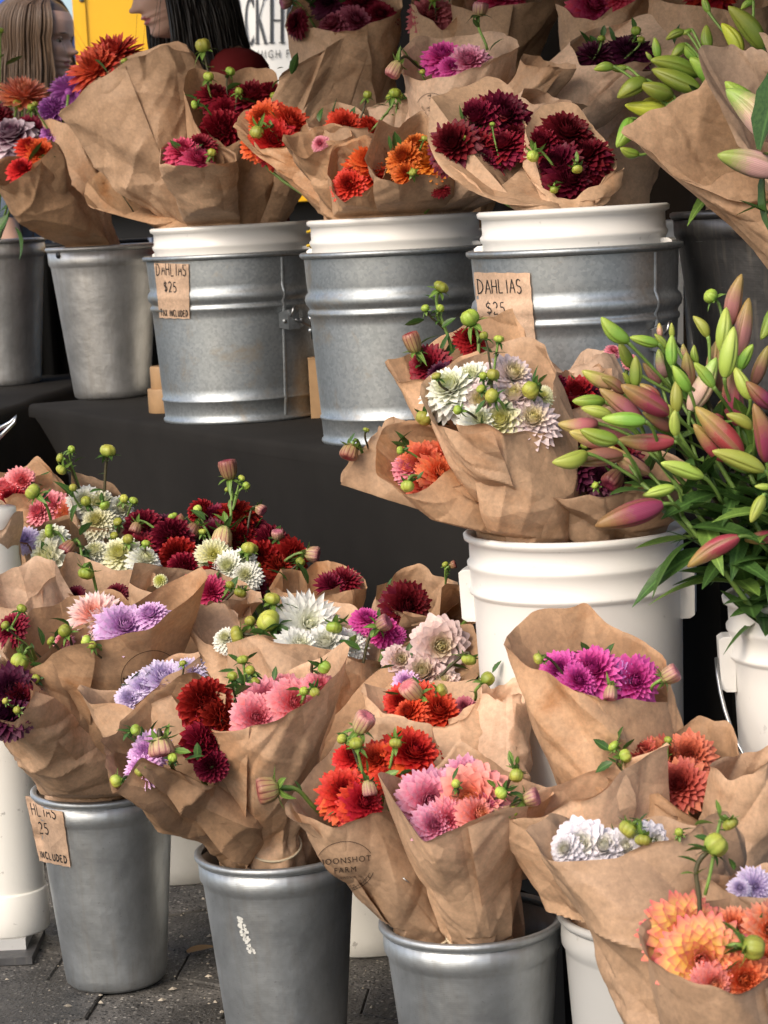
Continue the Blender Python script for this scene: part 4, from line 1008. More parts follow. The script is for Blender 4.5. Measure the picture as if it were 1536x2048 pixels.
def bq(key, label, base, bd, front, back, d0, fl=(), buds=(), lv=(), rk=1.0, rb=0.036, mat=None, amp=1.0, bulge=0.10, seam=None, fill=3, group='paper-wrapped bouquets', dd=0.0, paper=True, foot=None, noseat=False):
    _seed[0] += 1; rr = random.Random(_seed[0])
    B = P(base[0], base[1], bd) if noseat else seat(P(base[0], base[1], bd))
    e = empty('bouquet', B, label, 'bouquet', group)
    fr, bk = np.array(front, float), np.array(back, float)
    width = max(fr[-1, 0] - fr[0, 0], bk[-1, 0] - bk[0, 0], 60); r = 0.42 * width * d0 / FPX * rk
    mouth = ((fr[:, 0].mean() + bk[:, 0].mean()) / 2, (fr[:, 1].mean() + bk[:, 1].mean()) / 2)
    def dep(px, py, rp=0):
        yf = np.interp(px, fr[:, 0], fr[:, 1]) if np.all(np.diff(fr[:, 0]) > 0) else fr[:, 1].max()
        yb = np.interp(px, bk[:, 0], bk[:, 1]) if np.all(np.diff(bk[:, 0]) > 0) else bk[:, 1].min()
        k = (yf - py) / max(20, abs(yf - yb)); x = min(1, abs(px - mouth[0]) / (width / 2)); q = r * math.sqrt(max(0.05, 1 - x * x))
        z = d0 + q * max(-0.45, min(0.55, -0.55 + 1.15 * k)) + dd
        if rp and paper and py + rp > yf: z = max(z, d0 - q + rp * d0 / FPX * 1.10)        # keep the head behind the front sheet
        return z
    wrap = paper_cone(e, B, bd, front, back, d0, rk, _seed[0], rb, mat, bulge, amp, True, seam, None if noseat else SEATED[0]) if paper else None
    for f in fl:
        px, py, rp, ty, co = f[:5]
        add_dahlia(e, px, py, rp, ty, co, dep(px, py, rp) + (f[5] * (0.4 if paper else 1) if len(f) > 5 else 0), mouth, rr, B, f[6] if len(f) > 6 else None)
    ctr = P(mouth[0], mouth[1] + 20, d0); tgt0 = B + (ctr - B) * 0.72
    for b in buds:
        px, py, rp, ki = b[:4]; ang = b[4] if len(b) > 4 else None
        tg = P(b[5][0], b[5][1], d0 + 0.01) if len(b) > 5 and b[5] else tgt0
        add_bud(e, px, py, rp, ki, dep(px, py) - 0.035, tg, rr, ang, rr.choice((1, 2, 2, 3)))
    for l in lv: add_leaf(e, l[0], l[1], l[2], l[3], dep(l[0], l[1]) - 0.03, rr, MLEAFL if len(l) > 4 else None)
    for k in range(fill):
        x = rr.uniform(fr[0, 0] * .8 + fr[-1, 0] * .2, fr[0, 0] * .2 + fr[-1, 0] * .8)
        add_leaf(e, x, mouth[1] + rr.uniform(-5, 20), rr.uniform(30, 55), rr.uniform(0, 180), d0 + r * 0.15, rr)
    BOUQ[key] = (e, wrap)
    return e
D, BA, CA, PE, SP = 'deco', 'ball', 'cactus', 'peony', 'spiky'
PS, PP, PL = MPAPER[1], MPAPER[0], MPAPER[2]
# --- back row on the rear table
bq('T9', 'dusky purple dahlias in a wide wrap before the white banner', (735, 215), 5.05, [(560, 58), (605, 66), (700, 60), (760, 45), (806, 15)], [(562, 40), (600, -20), (700, -60), (806, -20)], 5.0,
   [(665, 45, 30, PE, 'dusky'), (715, 38, 34, D, 'dusky'), (762, 26, 30, D, 'wine'), (586, 46, 26, D, 'maroon', -.08, (-.8, -.4, .2)), (655, 0, 32, D, 'plum'), (720, 0, 34, D, 'wine')], [(575, 4, 12, 'p', 200)], mat=PP)
bq('T10', 'dusky pink dahlia in a plain wrap on the back table', (862, 190), 4.95, [(806, 12), (850, 40), (885, 50), (910, 20), (945, -25)], [(806, -20), (870, -45), (945, -40)], 4.9, [(862, 26, 44, D, 'dusky_pink')], [(866, -5, 12, 'g')], mat=PP)
bq('T10b', 'empty-looking kraft cone standing behind the magenta bouquet', (1000, 250), 4.9, [(905, 8), (960, 20), (1050, 12), (1130, -20)], [(905, -10), (1000, -50), (1130, -50)], 4.85, [(1000, -10, 40, D, 'rose')], [], mat=PP)
bq('T19', 'magenta-red dahlias in a wrap at the back beside the plum bouquet', (1235, 230), 4.55, [(1114, 10), (1148, 36), (1190, 40), (1245, 10), (1312, -30)], [(1114, 0), (1190, -50), (1312, -60)], 4.5, [(1190, 8, 42, D, 'rose'), (1235, -10, 34, D, 'rose')], mat=PP)
bq('T20', 'plain kraft cone behind the paper-wrapped lilies', (1420, 260), 4.45, [(1310, -15), (1360, 8), (1450, 20), (1560, 10)], [(1310, -30), (1430, -80), (1560, -60)], 4.4, [(1420, -20, 40, D, 'crimson')], mat=PP)
bq('T20b', 'plain kraft cone below the top of the magenta-red bouquet', (1270, 420), 4.2, [(1215, 110), (1270, 140), (1330, 140), (1400, 100)], [(1215, 95), (1300, 60), (1400, 80)], 4.15, [], mat=PP)
# --- left, aluminium buckets
bq('T0', 'leafy stems with coral and maroon-white dahlias at the left-hand bucket', (20, 480), 5.75, [(-60, 330), (0, 345), (60, 335)], [(-60, 250), (0, 230), (60, 245)], 5.6,
   [(48, 180, 52, CA, 'peach_cactus'), (22, 265, 46, PE, 'bicolour', -.10), (62, 255, 30, D, 'wine', -.05), (-10, 230, 30, D, 'maroon')], [(35, 208, 12, 'g'), (62, 215, 10, 'g'), (0, 60, 10, 'g', 90)], [(12, 130, 40, 20), (40, 400, 50, 200), (15, 430, 50, 240), (30, 455, 60, 300)], paper=False, fill=6)
bq('T2', 'purple dahlias in a tall wrap in the dented aluminium bucket', (196, 484), 5.4, [(80, 240), (105, 238), (140, 250), (205, 320)], [(82, 232), (110, 222), (138, 230), (205, 305)], 5.3,
   [(108, 213, 31, BA, 'purple', -.03), (143, 174, 33, SP, 'purple', 0, (.2, .6, .5)), (100, 260, 24, D, 'purple')], [(70, 208, 9, 'g')], mat=PP, amp=1.3, rk=0.6)
bq('T1', 'red-orange dahlias in a low slumped wrap in the dented bucket', (172, 486), 5.25, [(-6, 350), (10, 368), (35, 366), (75, 338), (103, 298)], [(-4, 330), (20, 318), (60, 300), (100, 285)], 5.1,
   [(80, 302, 30, D, 'red_orange'), (45, 335, 30, D, 'red'), (60, 290, 26, D, 'red_orange')], [], mat=PS, amp=1.5, bulge=0.16)
bq('T3', 'big tall kraft cone turned away with scarlet spiky dahlias behind it', (322, 412), 4.62, [(137, 214), (180, 180), (262, 116), (330, 90), (378, 110)], [(140, 206), (200, 160), (270, 110), (340, 85), (376, 104)], 4.6,
   [(186, 132, 48, CA, 'scarlet_cactus', .16), (225, 98, 52, CA, 'scarlet_cactus', .2), (205, 150, 40, CA, 'scarlet_cactus', .2)], [(248, 120, 9, 'g')], [(190, 120, 50, -40)], mat=PP, rk=0.55, amp=1.4, bulge=0.06, fill=0)
bq('T4', 'crumpled low kraft wrap slumped over the dented bucket', (318, 436), 4.66, [(184, 388), (192, 412), (225, 425), (262, 405)], [(186, 372), (204, 342), (240, 350), (264, 380)], 4.68, [(215, 335, 10, D, 'cream')], [(206, 330, 6, 'y')], mat=PS, amp=1.6, bulge=0.2, fill=0)
# --- clean pail
bq('T5', 'pink-red dahlias in a short wrap in the clean pail', (385, 462), 4.42, [(333, 326), (372, 320), (410, 332), (452, 326), (468, 318)], [(333, 300), (370, 285), (420, 290), (468, 305)], 4.38,
   [(366, 298, 36, D, 'rose'), (398, 316, 30, D, 'rose'), (400, 288, 26, D, 'wine')], [(424, 305, 10, 'y')], mat=PP, rk=0.8)
bq('T6', 'deep crimson dahlias with green buds in a wrap in the clean pail', (492, 446), 4.55, [(381, 186), (395, 235), (425, 282), (452, 300), (490, 270), (565, 235)], [(382, 165), (410, 148), (470, 140), (520, 148), (563, 172)], 4.5,
   [(455, 222, 38, D, 'crimson'), (447, 258, 42, BA, 'crimson', -.04), (430, 186, 36, D, 'wine'), (505, 188, 44, D, 'wine'), (545, 180, 26, D, 'wine')],
   [(406, 92, 16, 'y', 100, (420, 160)), (417, 153, 13, 'y', 80), (461, 142, 14, 'g', 60), (388, 210, 10, 'g', 200), (549, 215, 12, 'g'), (548, 190, 10, 'g'), (478, 182, 9, 'g')], [(455, 180, 34, 40), (545, 175, 30, 60, 1), (395, 200, 30, 150)], mat=PS)
bq('T8', 'tall kraft cone turned away, no flowers showing, behind the scarlet pair', (640, 440), 4.42, [(556, 158), (600, 130), (684, 80), (736, 104), (742, 130)], [(560, 150), (610, 118), (680, 76), (735, 96), (742, 116)], 4.4, [], [], [(583, 148, 44, 70), (567, 135, 14, 180)], mat=PP, rk=0.5, bulge=0.05, amp=0.8, fill=0)
bq('T7', 'bright scarlet dahlias in a wrap leaning over the clean pail rim', (636, 458), 4.25, [(458, 252), (480, 285), (505, 314), (555, 292), (600, 268), (628, 248)], [(460, 246), (500, 225), (560, 222), (626, 240)], 4.2,
   [(528, 238, 38, D, 'red_orange'), (585, 244, 42, D, 'red_orange', -.02), (548, 278, 42, D, 'red', -.02), (515, 285, 30, D, 'red_orange')], [(514, 264, 15, 'y', 250)], mat=PS, amp=1.5, bulge=0.12)
# --- rust-spotted pail
bq('T14', 'flat red dahlias low in a wrap behind the orange bouquets', (690, 446), 4.1, [(600, 262), (640, 258), (700, 262), (765, 264)], [(598, 250), (640, 206), (700, 215), (765, 240)], 4.1, [(692, 250, 32, D, 'red'), (742, 252, 30, D, 'red'), (640, 280, 24, D, 'pink')], [(735, 190, 10, 'g'), (790, 185, 12, 'g')], mat=PP)
bq('T14b', 'crumpled kraft wrap with a pink sliver beside the red-orange bouquet', (664, 460), 4.05, [(575, 285), (600, 300), (640, 292), (682, 272)], [(576, 275), (610, 262), (650, 258), (682, 262)], 4.0, [(640, 286, 16, D, 'pink')], [], mat=PS, amp=1.7, fill=0)
bq('T12', 'red-orange dahlias in a narrow wrap in the rust-spotted pail', (712, 462), 3.95, [(654, 350), (665, 380), (690, 394), (725, 378), (752, 350), (762, 310)], [(655, 345), (680, 300), (720, 275), (762, 295)], 3.9, [(697, 368, 32, D, 'red'), (735, 335, 42, D, 'red_orange'), (742, 320, 30, D, 'red_orange')], [], mat=PS)
bq('T13', 'amber orange dahlias in a folded wrap in the rust-spotted pail', (836, 462), 3.92, [(742, 300), (745, 352), (800, 366), (850, 352), (895, 352)], [(758, 240), (790, 245), (840, 235), (895, 290)], 3.86, [(830, 284, 24, D, 'orange'), (806, 312, 38, D, 'orange'), (856, 318, 40, D, 'orange'), (812, 345, 30, SP, 'orange'), (880, 370, 20, D, 'wine')], [(826, 345, 9, 'g'), (850, 275, 8, 'y')], mat=PP, amp=1.3)
bq('T15', 'plain folded kraft wrap beside the stamped magenta wrap', (800, 440), 4.2, [(748, 215), (785, 208), (835, 200)], [(748, 210), (790, 196), (835, 190)], 4.2, [], [(800, 190, 11, 'g'), (780, 195, 8, 'g')], mat=PL, rk=0.6)
bq('T11', 'magenta dahlias in a tall stamped wrap behind the dark crimson ones', (905, 448), 4.05, [(808, 148), (850, 155), (905, 146), (975, 128), (1042, 92)], [(806, 108), (832, 76), (930, 68), (1005, 68), (1040, 80)], 4.0,
   [(888, 108, 44, D, 'magenta'), (938, 118, 38, D, 'pink_mauve', -.02), (905, 132, 22, D, 'magenta')], [(792, 134, 19, 'p', 240, (850, 140)), (960, 20, 17, 'p', 80, (975, 100)), (845, 142, 9, 'y')], mat=PL, amp=0.9)
bq('T21', 'narrow folded kraft cone between the magenta and plum bouquets', (1090, 448), 3.9, [(1035, 120), (1062, 130), (1110, 140), (1165, 140)], [(1036, 108), (1070, 108), (1120, 128), (1165, 130)], 3.88, [], mat=PP, rk=0.6, fill=0)
bq('T21b', 'short folded kraft cone directly behind the two dark crimson bouquets', (1085, 450), 3.74, [(1050, 195), (1080, 205), (1120, 208), (1160, 215)], [(1052, 180), (1090, 178), (1125, 200), (1160, 203)], 3.72, [], mat=PL, rk=0.6, fill=0)
bq('T18', 'dark plum dahlias in a tall wrap behind the crimson bouquets', (1205, 440), 3.85, [(1138, 90), (1165, 125), (1230, 135), (1300, 130), (1338, 112)], [(1136, 84), (1200, 52), (1290, 38), (1336, 98)], 4.0,
   [(1190, 104, 36, SP, 'plum'), (1258, 98, 44, D, 'plum')], [(1203, 76, 9, 'g', 90), (1272, 62, 12, 'g', 90), (1282, 78, 10, 'g')], [(1205, 75, 26, 80), (1270, 62, 28, 100)], mat=PL, amp=1.2)
bq('T16', 'dark crimson dahlias in the stamp-free wrap leaning left over the signed pail', (1010, 458), 3.55, [(868, 262), (885, 318), (910, 348), (955, 362), (1005, 350), (1052, 325)], [(866, 200), (905, 178), (975, 163), (1030, 182), (1056, 250)], 3.5,
   [(950, 232, 50, D, 'wine'), (1012, 226, 52, D, 'maroon'), (950, 286, 44, D, 'wine', -.02), (1006, 286, 46, D, 'wine', -.03), (905, 285, 46, D, 'maroon', -.06), (970, 322, 40, D, 'wine', -.03), (1030, 270, 36, D, 'maroon')], [(985, 248, 6, 'g'), (928, 275, 6, 'y')], mat=PP, amp=0.9, rk=0.95)
bq('T17', 'dark crimson dahlias showing green flower backs in the signed pail', (1118, 458), 3.5, [(1048, 330), (1062, 362), (1110, 398), (1150, 402), (1200, 372), (1230, 335)], [(1050, 260), (1085, 205), (1155, 206), (1200, 260), (1231, 325)], 3.45,
   [(1082, 284, 40, D, 'wine'), (1138, 262, 52, D, 'maroon'), (1110, 325, 50, D, 'maroon', -.02), (1170, 306, 50, D, 'maroon'), (1142, 358, 44, D, 'maroon', -.03), (1185, 335, 30, D, 'maroon')],
   [(1066, 312, 13, 'y', 250), (1155, 340, 13, 'y', 280), (1108, 380, 10, 'g', 270)], [(1155, 325, 24, 90, 1), (1066, 300, 22, 100, 1)], mat=PP, amp=0.9, rk=0.95)
# --- tall white bucket in the middle
bq('M2b', 'broad kraft wrap turned away at the left of the tall white bucket', (1000, 1075), 3.04, [(671, 972), (700, 935), (752, 882), (792, 845)], [(672, 966), (705, 915), (750, 862), (792, 832)], 3.02, [], [(700, 902, 17, 'r', 250, (735, 925)), (733, 858, 9, 'g', 70, (742, 915))], [(700, 885, 22, 70)], mat=PP, rk=0.5, bulge=0.05, amp=0.8, fill=0)
bq('M3', 'maroon dahlias at the back of the tall white bucket with tall green buds', (1010, 1075), 3.10, [(776, 722), (800, 765), (870, 750), (960, 715), (1035, 690)], [(778, 716), (850, 700), (940, 650), (1020, 620)], 3.08,
   [(854, 730, 36, D, 'wine'), (945, 676, 28, D, 'crimson'), (880, 745, 28, D, 'plum')], [(884, 571, 20, 'g', 60, (905, 705)), (828, 692, 22, 'r', 110, (860, 735)), (850, 616, 11, 'g', 120, (890, 660)), (880, 617, 10, 'g', 60, (890, 660)), (940, 636, 20, 'g', 120)],
   [(848, 640, 42, 200), (884, 655, 34, 40), (868, 600, 26, 130)], mat=PS, rk=0.7)
bq('M6', 'folded plain kraft wraps behind the coral and white bouquets', (1140, 1075), 3.09, [(1082, 740), (1120, 735), (1170, 720), (1240, 705)], [(1084, 690), (1110, 700), (1140, 735), (1180, 690), (1240, 690)], 3.08, [(1228, 700, 14, D, 'pink'), (1262, 720, 16, D, 'pink')], [], mat=PL, rk=0.7, fill=0)
bq('M4', 'crimson dahlias in a wrap behind the loose lily buds', (1150, 1075), 3.04, [(1098, 800), (1120, 815), (1170, 812), (1235, 800)], [(1098, 740), (1150, 738), (1235, 730)], 3.0, [(1152, 782, 44, D, 'crimson'), (1115, 770, 26, BA, 'wine'), (1190, 790, 24, SP, 'plum'), (1140, 815, 30, D, 'wine')], [], mat=PP)
bq('M2', 'coral and pink dahlias in a round-mouthed wrap in the tall white bucket', (1030, 1072), 2.97, [(757, 895), (765, 940), (812, 986), (862, 984), (918, 945), (930, 900)], [(757, 888), (790, 852), (850, 830), (905, 850), (930, 890)], 2.9,
   [(852, 926, 46, D, 'coral'), (895, 902, 42, SP, 'coral'), (818, 932, 32, D, 'pink'), (884, 946, 38, D, 'coral', -.02), (845, 965, 26, D, 'coral')], [(800, 901, 11, 'g', 180), (815, 972, 16, 'y', 260), (846, 838, 20, 'y', 230)], [(860, 850, 36, 20), (835, 960, 22, 60)], mat=PS, amp=0.9)
bq('M5', 'near-black plum dahlias in a wide low wrap under the lily buds', (1210, 1078), 2.94, [(1080, 955), (1108, 985), (1200, 992), (1300, 980), (1366, 950)], [(1082, 945), (1140, 890), (1260, 890), (1366, 930)], 2.88,
   [(1140, 930, 46, D, 'plum'), (1200, 950, 44, D, 'plum'), (1180, 905, 42, D, 'maroon'), (1270, 945, 42, D, 'plum'), (1240, 910, 40, D, 'maroon'), (1130, 890, 36, D, 'maroon')], [(1230, 955, 22, 'r', 230), (1190, 970, 10, 'g'), (1170, 890, 12, 'g')], [(1225, 935, 26, 70), (1300, 965, 46, 200, 1)], mat=PP, amp=1.1)
bq('M1', 'white and blush dahlias with yellow buds over the tall white bucket', (1080, 1076), 2.93, [(847, 790), (880, 842), (930, 855), (985, 862), (1040, 882), (1104, 872), (1112, 820)], [(846, 775), (900, 728), (970, 695), (1040, 680), (1085, 705), (1110, 770)], 2.86,
   [(898, 772, 52, D, 'white'), (940, 752, 40, D, 'white'), (1026, 748, 46, D, 'pink_white'), (1000, 838, 40, PE, 'cream'), (1066, 836, 54, D, 'pink_white', -.02), (1030, 790, 44, PE, 'pink_white'), (960, 800, 40, PE, 'pink_white'), (1086, 792, 24, SP, 'cream'), (960, 838, 34, D, 'white')],
   [(872, 750, 14, 'y', 110, (925, 800)), (986, 750, 16, 'y', 80), (1062, 780, 21, 'y', 220), (984, 792, 15, 'y', 150), (966, 752, 11, 'g'), (960, 776, 10, 'g'), (998, 676, 12, 'y', 80, (985, 760)), (968, 672, 11, 'g', 110, (985, 760)), (915, 820, 11, 'g', 180)],
   [(940, 825, 44, 180), (970, 800, 34, 240), (965, 830, 36, 270), (920, 810, 36, 160, 1), (985, 710, 30, 30), (985, 705, 26, 150)], mat=PP)
# --- rear left, loose heads and wraps in white buckets
bq('L1', 'red and pink dahlias in a wrap under the corner of the long table', (60, 1260), 3.95, [(-40, 985), (0, 1000), (40, 985), (92, 965)], [(-40, 950), (20, 945), (68, 926), (94, 955)], 3.9, [(10, 972, 32, D, 'pink'), (20, 995, 26, D, 'crimson'), (45, 962, 26, D, 'pink')], mat=PS)
bq('L3', 'salmon pink dahlias in a wrap behind the white pompons', (120, 1300), 3.9, [(40, 1040), (80, 1060), (150, 1050), (180, 1020)], [(42, 990), (70, 950), (108, 958), (135, 985), (180, 1000)], 3.86, [(100, 1010, 36, D, 'pink'), (130, 1028, 40, D, 'peach_pink'), (75, 1022, 30, D, 'pink')], mat=PS)
bq('L4', 'white pompon dahlias with tall yellow buds in a wrap at the rear', (190, 1300), 3.82, [(134, 1000), (160, 1050), (220, 1060), (276, 1040)], [(135, 938), (180, 945), (235, 968), (276, 1025)], 3.8,
   [(195, 1010, 40, BA, 'white'), (192, 1040, 32, D, 'cream', -.05), (242, 1018, 28, D, 'white'), (170, 1000, 28, D, 'white')],
   [(65, 983, 18, 'y', 140, (115, 1080)), (216, 900, 17, 'y', 80, (208, 1000)), (122, 940, 13, 'y', 230, (160, 980)), (118, 915, 10, 'g', 160, (160, 980)), (143, 898, 9, 'g', 60, (160, 980)), (146, 976, 11, 'y', 80), (172, 1003, 12, 'g'), (210, 1012, 12, 'g', 300), (248, 998, 10, 'y'), (268, 1000, 10, 'g'), (235, 1042, 11, 'g'), (228, 1070, 12, 'g')],
   [(145, 995, 50, 120), (180, 985, 30, 30), (155, 1010, 44, 230), (150, 925, 26, 50)], mat=PP)
bq('L2', 'kraft wrap edge with pale lilac petals beside the salmon dahlias', (40, 1330), 3.75, [(20, 1085), (60, 1105), (130, 1092)], [(22, 1068), (70, 1044), (130, 1036)], 3.72, [(48, 1076, 26, D, 'lavender')], mat=PS, fill=0)
bq('L2b', 'pale kraft wrap at the edge beside the white tube weight', (-20, 1330), 3.7, [(-60, 1030), (-10, 1046), (28, 1034)], [(-60, 1005), (-20, 998), (26, 1020)], 3.62, [], mat=PL, fill=0, noseat=True)
bq('L20', 'pale kraft wrap with a tall folded peak beside the big white pompons', (30, 1560), 3.45, [(-40, 1205), (20, 1228), (70, 1205), (128, 1150)], [(-40, 1165), (20, 1140), (90, 1118), (128, 1108)], 3.44, [], [], mat=PL, fill=0)
bq('L21', 'narrow kraft wrap squeezed between the rose-red and white spiky bouquets', (500, 1560), 3.34, [(404, 1250), (440, 1272), (480, 1262)], [(404, 1225), (440, 1212), (480, 1222)], 3.3, [], [], mat=PP, fill=0)
bq('L4b', 'big white pompon dahlias standing low in front of the salmon ones', (150, 1400), 3.66, [(40, 1150), (100, 1165), (200, 1140), (320, 1130)], [(40, 1110), (120, 1080), (230, 1085), (320, 1105)], 3.62,
   [(90, 1118, 48, BA, 'white'), (100, 1078, 34, BA, 'white'), (188, 1100, 28, BA, 'white'), (238, 1106, 40, D, 'cream'), (292, 1116, 32, D, 'white')],
   [(140, 1092, 15, 'r', 230), (95, 1062, 14, 'g', 180), (256, 1078, 13, 'y', 100, (262, 1120)), (292, 1085, 10, 'g', 80, (285, 1130))], [(165, 1090, 46, 300), (160, 1070, 40, 60)], paper=False, group=None)
bq('L5', 'mass of crimson and maroon dahlias with bobbing buds before the black cloth', (430, 1420), 3.78, [(250, 1100), (330, 1150), (480, 1180), (620, 1130)], [(250, 1030), (350, 1020), (480, 1000), (620, 1100)], 3.74,
   [(282, 1050, 40, BA, 'wine'), (330, 1048, 32, D, 'plum'), (345, 1068, 40, BA, 'wine', -.04), (425, 1030, 34, D, 'wine'), (472, 1036, 46, BA, 'crimson'), (408, 1020, 28, BA, 'crimson'), (550, 1082, 38, BA, 'wine'), (352, 1110, 42, BA, 'crimson', -.06), (520, 1120, 42, BA, 'crimson'), (590, 1112, 34, D, 'crimson'),
    (440, 1158, 42, BA, 'crimson', -.08), (500, 1168, 40, BA, 'wine', -.08), (310, 1080, 36, D, 'plum'), (370, 1135, 34, BA, 'crimson', -.08), (480, 1075, 36, BA, 'crimson'), (275, 1090, 30, D, 'wine'), (500, 1050, 36, BA, 'wine'), (560, 1130, 34, D, 'crimson'), (420, 1070, 34, D, 'maroon'), (285, 1122, 26, BA, 'crimson', -.06)],
   [(458, 946, 17, 'r', 100, (462, 1040)), (484, 955, 10, 'y', 60, (465, 1020)), (492, 972, 10, 'g', 30, (465, 1020)), (455, 978, 8, 'g', 120, (465, 1020)), (345, 1030, 14, 'g'), (360, 1040, 14, 'r'), (386, 1058, 17, 'r', 240), (395, 1018, 13, 'y', 110), (405, 1062, 10, 'y'), (446, 1068, 20, 'p', 260), (272, 1054, 16, 'r', 250), (500, 1095, 18, 'y'), (490, 1138, 12, 'g'), (512, 1133, 12, 'g'), (520, 1018, 16, 'p', 330), (622, 1108, 17, 'p', 350), (600, 1125, 12, 'g'), (370, 1108, 13, 'g'), (555, 1070, 13, 'p')],
   [(460, 1020, 34, 80, 1), (470, 1060, 40, 60), (410, 1040, 34, 130), (525, 1035, 40, 240), (385, 1120, 40, 20), (270, 1125, 44, 160)], paper=False, fill=14, group=None)
bq('L5b', 'creamy pompon dahlias tucked among the crimson mass', (460, 1430), 3.64, [(395, 1150), (460, 1170), (540, 1150)], [(395, 1100), (460, 1090), (540, 1100)], 3.6, [(428, 1108, 32, SP, 'cream'), (455, 1132, 34, D, 'white'), (490, 1150, 26, D, 'white'), (480, 1120, 24, D, 'white')], [(498, 1096, 18, 'y', 80)], [(440, 1140, 36, 250)], paper=False, group=None, fill=3)
bq('L13', 'maroon dahlias deep in a wrap beside the crimson mass', (630, 1440), 3.55, [(524, 1180), (580, 1190), (660, 1192), (724, 1172)], [(546, 1132), (605, 1136), (664, 1106), (700, 1125), (722, 1160)], 3.52, [(662, 1166, 30, CA, 'wine'), (690, 1158, 32, CA, 'wine')], mat=PS)
bq('L14', 'near-black maroon dahlias in a folded wrap beside the tall white bucket', (830, 1460), 3.4, [(734, 1200), (775, 1228), (860, 1232), (918, 1200)], [(734, 1166), (780, 1160), (835, 1128), (862, 1132), (916, 1165)], 3.36, [(818, 1212, 42, D, 'maroon'), (790, 1220, 26, D, 'maroon')], [(905, 1130, 9, 'r', 20, (890, 1180)), (890, 1128, 8, 'g', 120, (890, 1180))], mat=PP)
bq('L14b', 'plain kraft cone squeezed against the tall white bucket', (900, 1480), 3.3, [(900, 1225), (925, 1240), (955, 1230)], [(902, 1190), (930, 1180), (955, 1180)], 3.28, [(945, 1225, 14, D, 'maroon')], mat=PS, fill=0)
bq('L6b', 'broad kraft wrap behind the pale pink spiky dahlia', (160, 1500), 3.55, [(88, 1170), (160, 1200), (240, 1200), (298, 1170)], [(90, 1150), (132, 1106), (210, 1130), (296, 1152)], 3.5, [(230, 1185, 20, D, 'maroon'), (150, 1190, 16, D, 'maroon')], [(172, 1148, 16, 'g', 260, (200, 1205))], mat=PP, fill=0)
bq('L6c', 'kraft wrap with rose-red dahlias behind the lilac wraps', (400, 1500), 3.55, [(290, 1170), (360, 1200), (440, 1205), (520, 1200)], [(292, 1140), (330, 1132), (420, 1150), (520, 1180)], 3.48, [(425, 1182, 36, SP, 'rose'), (400, 1165, 26, D, 'rose'), (320, 1160, 14, BA, 'cream')], [(480, 1188, 16, 'g', 250), (460, 1170, 9, 'g')], mat=PP)
bq('L6d', 'crumpled dark kraft wrap below the creamy pompons', (440, 1520), 3.48, [(405, 1225), (440, 1240), (525, 1232)], [(405, 1205), (450, 1200), (525, 1205)], 3.44, [], mat=PS, amp=1.6, fill=0)
bq('L12', 'white spiky dahlias with yellow-green buds in a pale wrap', (610, 1530), 3.3, [(452, 1292), (530, 1268), (590, 1288), (680, 1312), (764, 1322)], [(470, 1270), (540, 1222), (640, 1198), (702, 1212), (762, 1288)], 3.22,
   [(618, 1246, 58, CA, 'pure_white'), (600, 1290, 44, D, 'pure_white', -.02), (652, 1284, 48, D, 'pure_white', -.02), (700, 1288, 36, D, 'pure_white'), (450, 1275, 24, D, 'white')],
   [(535, 1240, 27, 'y', 130), (545, 1195, 19, 'y', 80), (470, 1272, 20, 'y', 190), (500, 1242, 13, 'y', 100), (668, 1258, 19, 'g', 260)], [(555, 1215, 44, 20), (500, 1265, 46, 10), (720, 1300, 52, 150), (560, 1250, 40, 180), (712, 1270, 44, 240, 1)], mat=PP)
bq('L12b', 'magenta half-open dahlia beside the white spiky ones', (760, 1500), 3.24, [(722, 1290), (750, 1300), (790, 1290)], [(722, 1225), (750, 1215), (790, 1230)], 3.2, [(735, 1235, 28, D, 'magenta'), (765, 1262, 30, BA, 'magenta'), (790, 1270, 18, D, 'magenta')], [(765, 1248, 20, 'p', 30)], [(742, 1275, 44, 60, 1)], paper=False, group=None, fill=1)
bq('L15', 'blush dahlias facing us in a wrap beside the tall white bucket', (880, 1520), 3.2, [(775, 1360), (820, 1385), (900, 1375), (962, 1345)], [(776, 1300), (830, 1262), (900, 1232), (950, 1245), (964, 1320)], 3.14,
   [(881, 1292, 46, PE, 'blush', -.03, (.15, -1, .2)), (846, 1346, 46, PE, 'blush'), (812, 1362, 26, D, 'lilac', -.02), (802, 1320, 30, PE, 'blush'), (885, 1362, 30, PE, 'blush')], [(937, 1323, 19, 'y', 260), (975, 1360, 16, 'g', 40)], [(975, 1350, 34, 100), (790, 1330, 34, 200)], mat=PS)
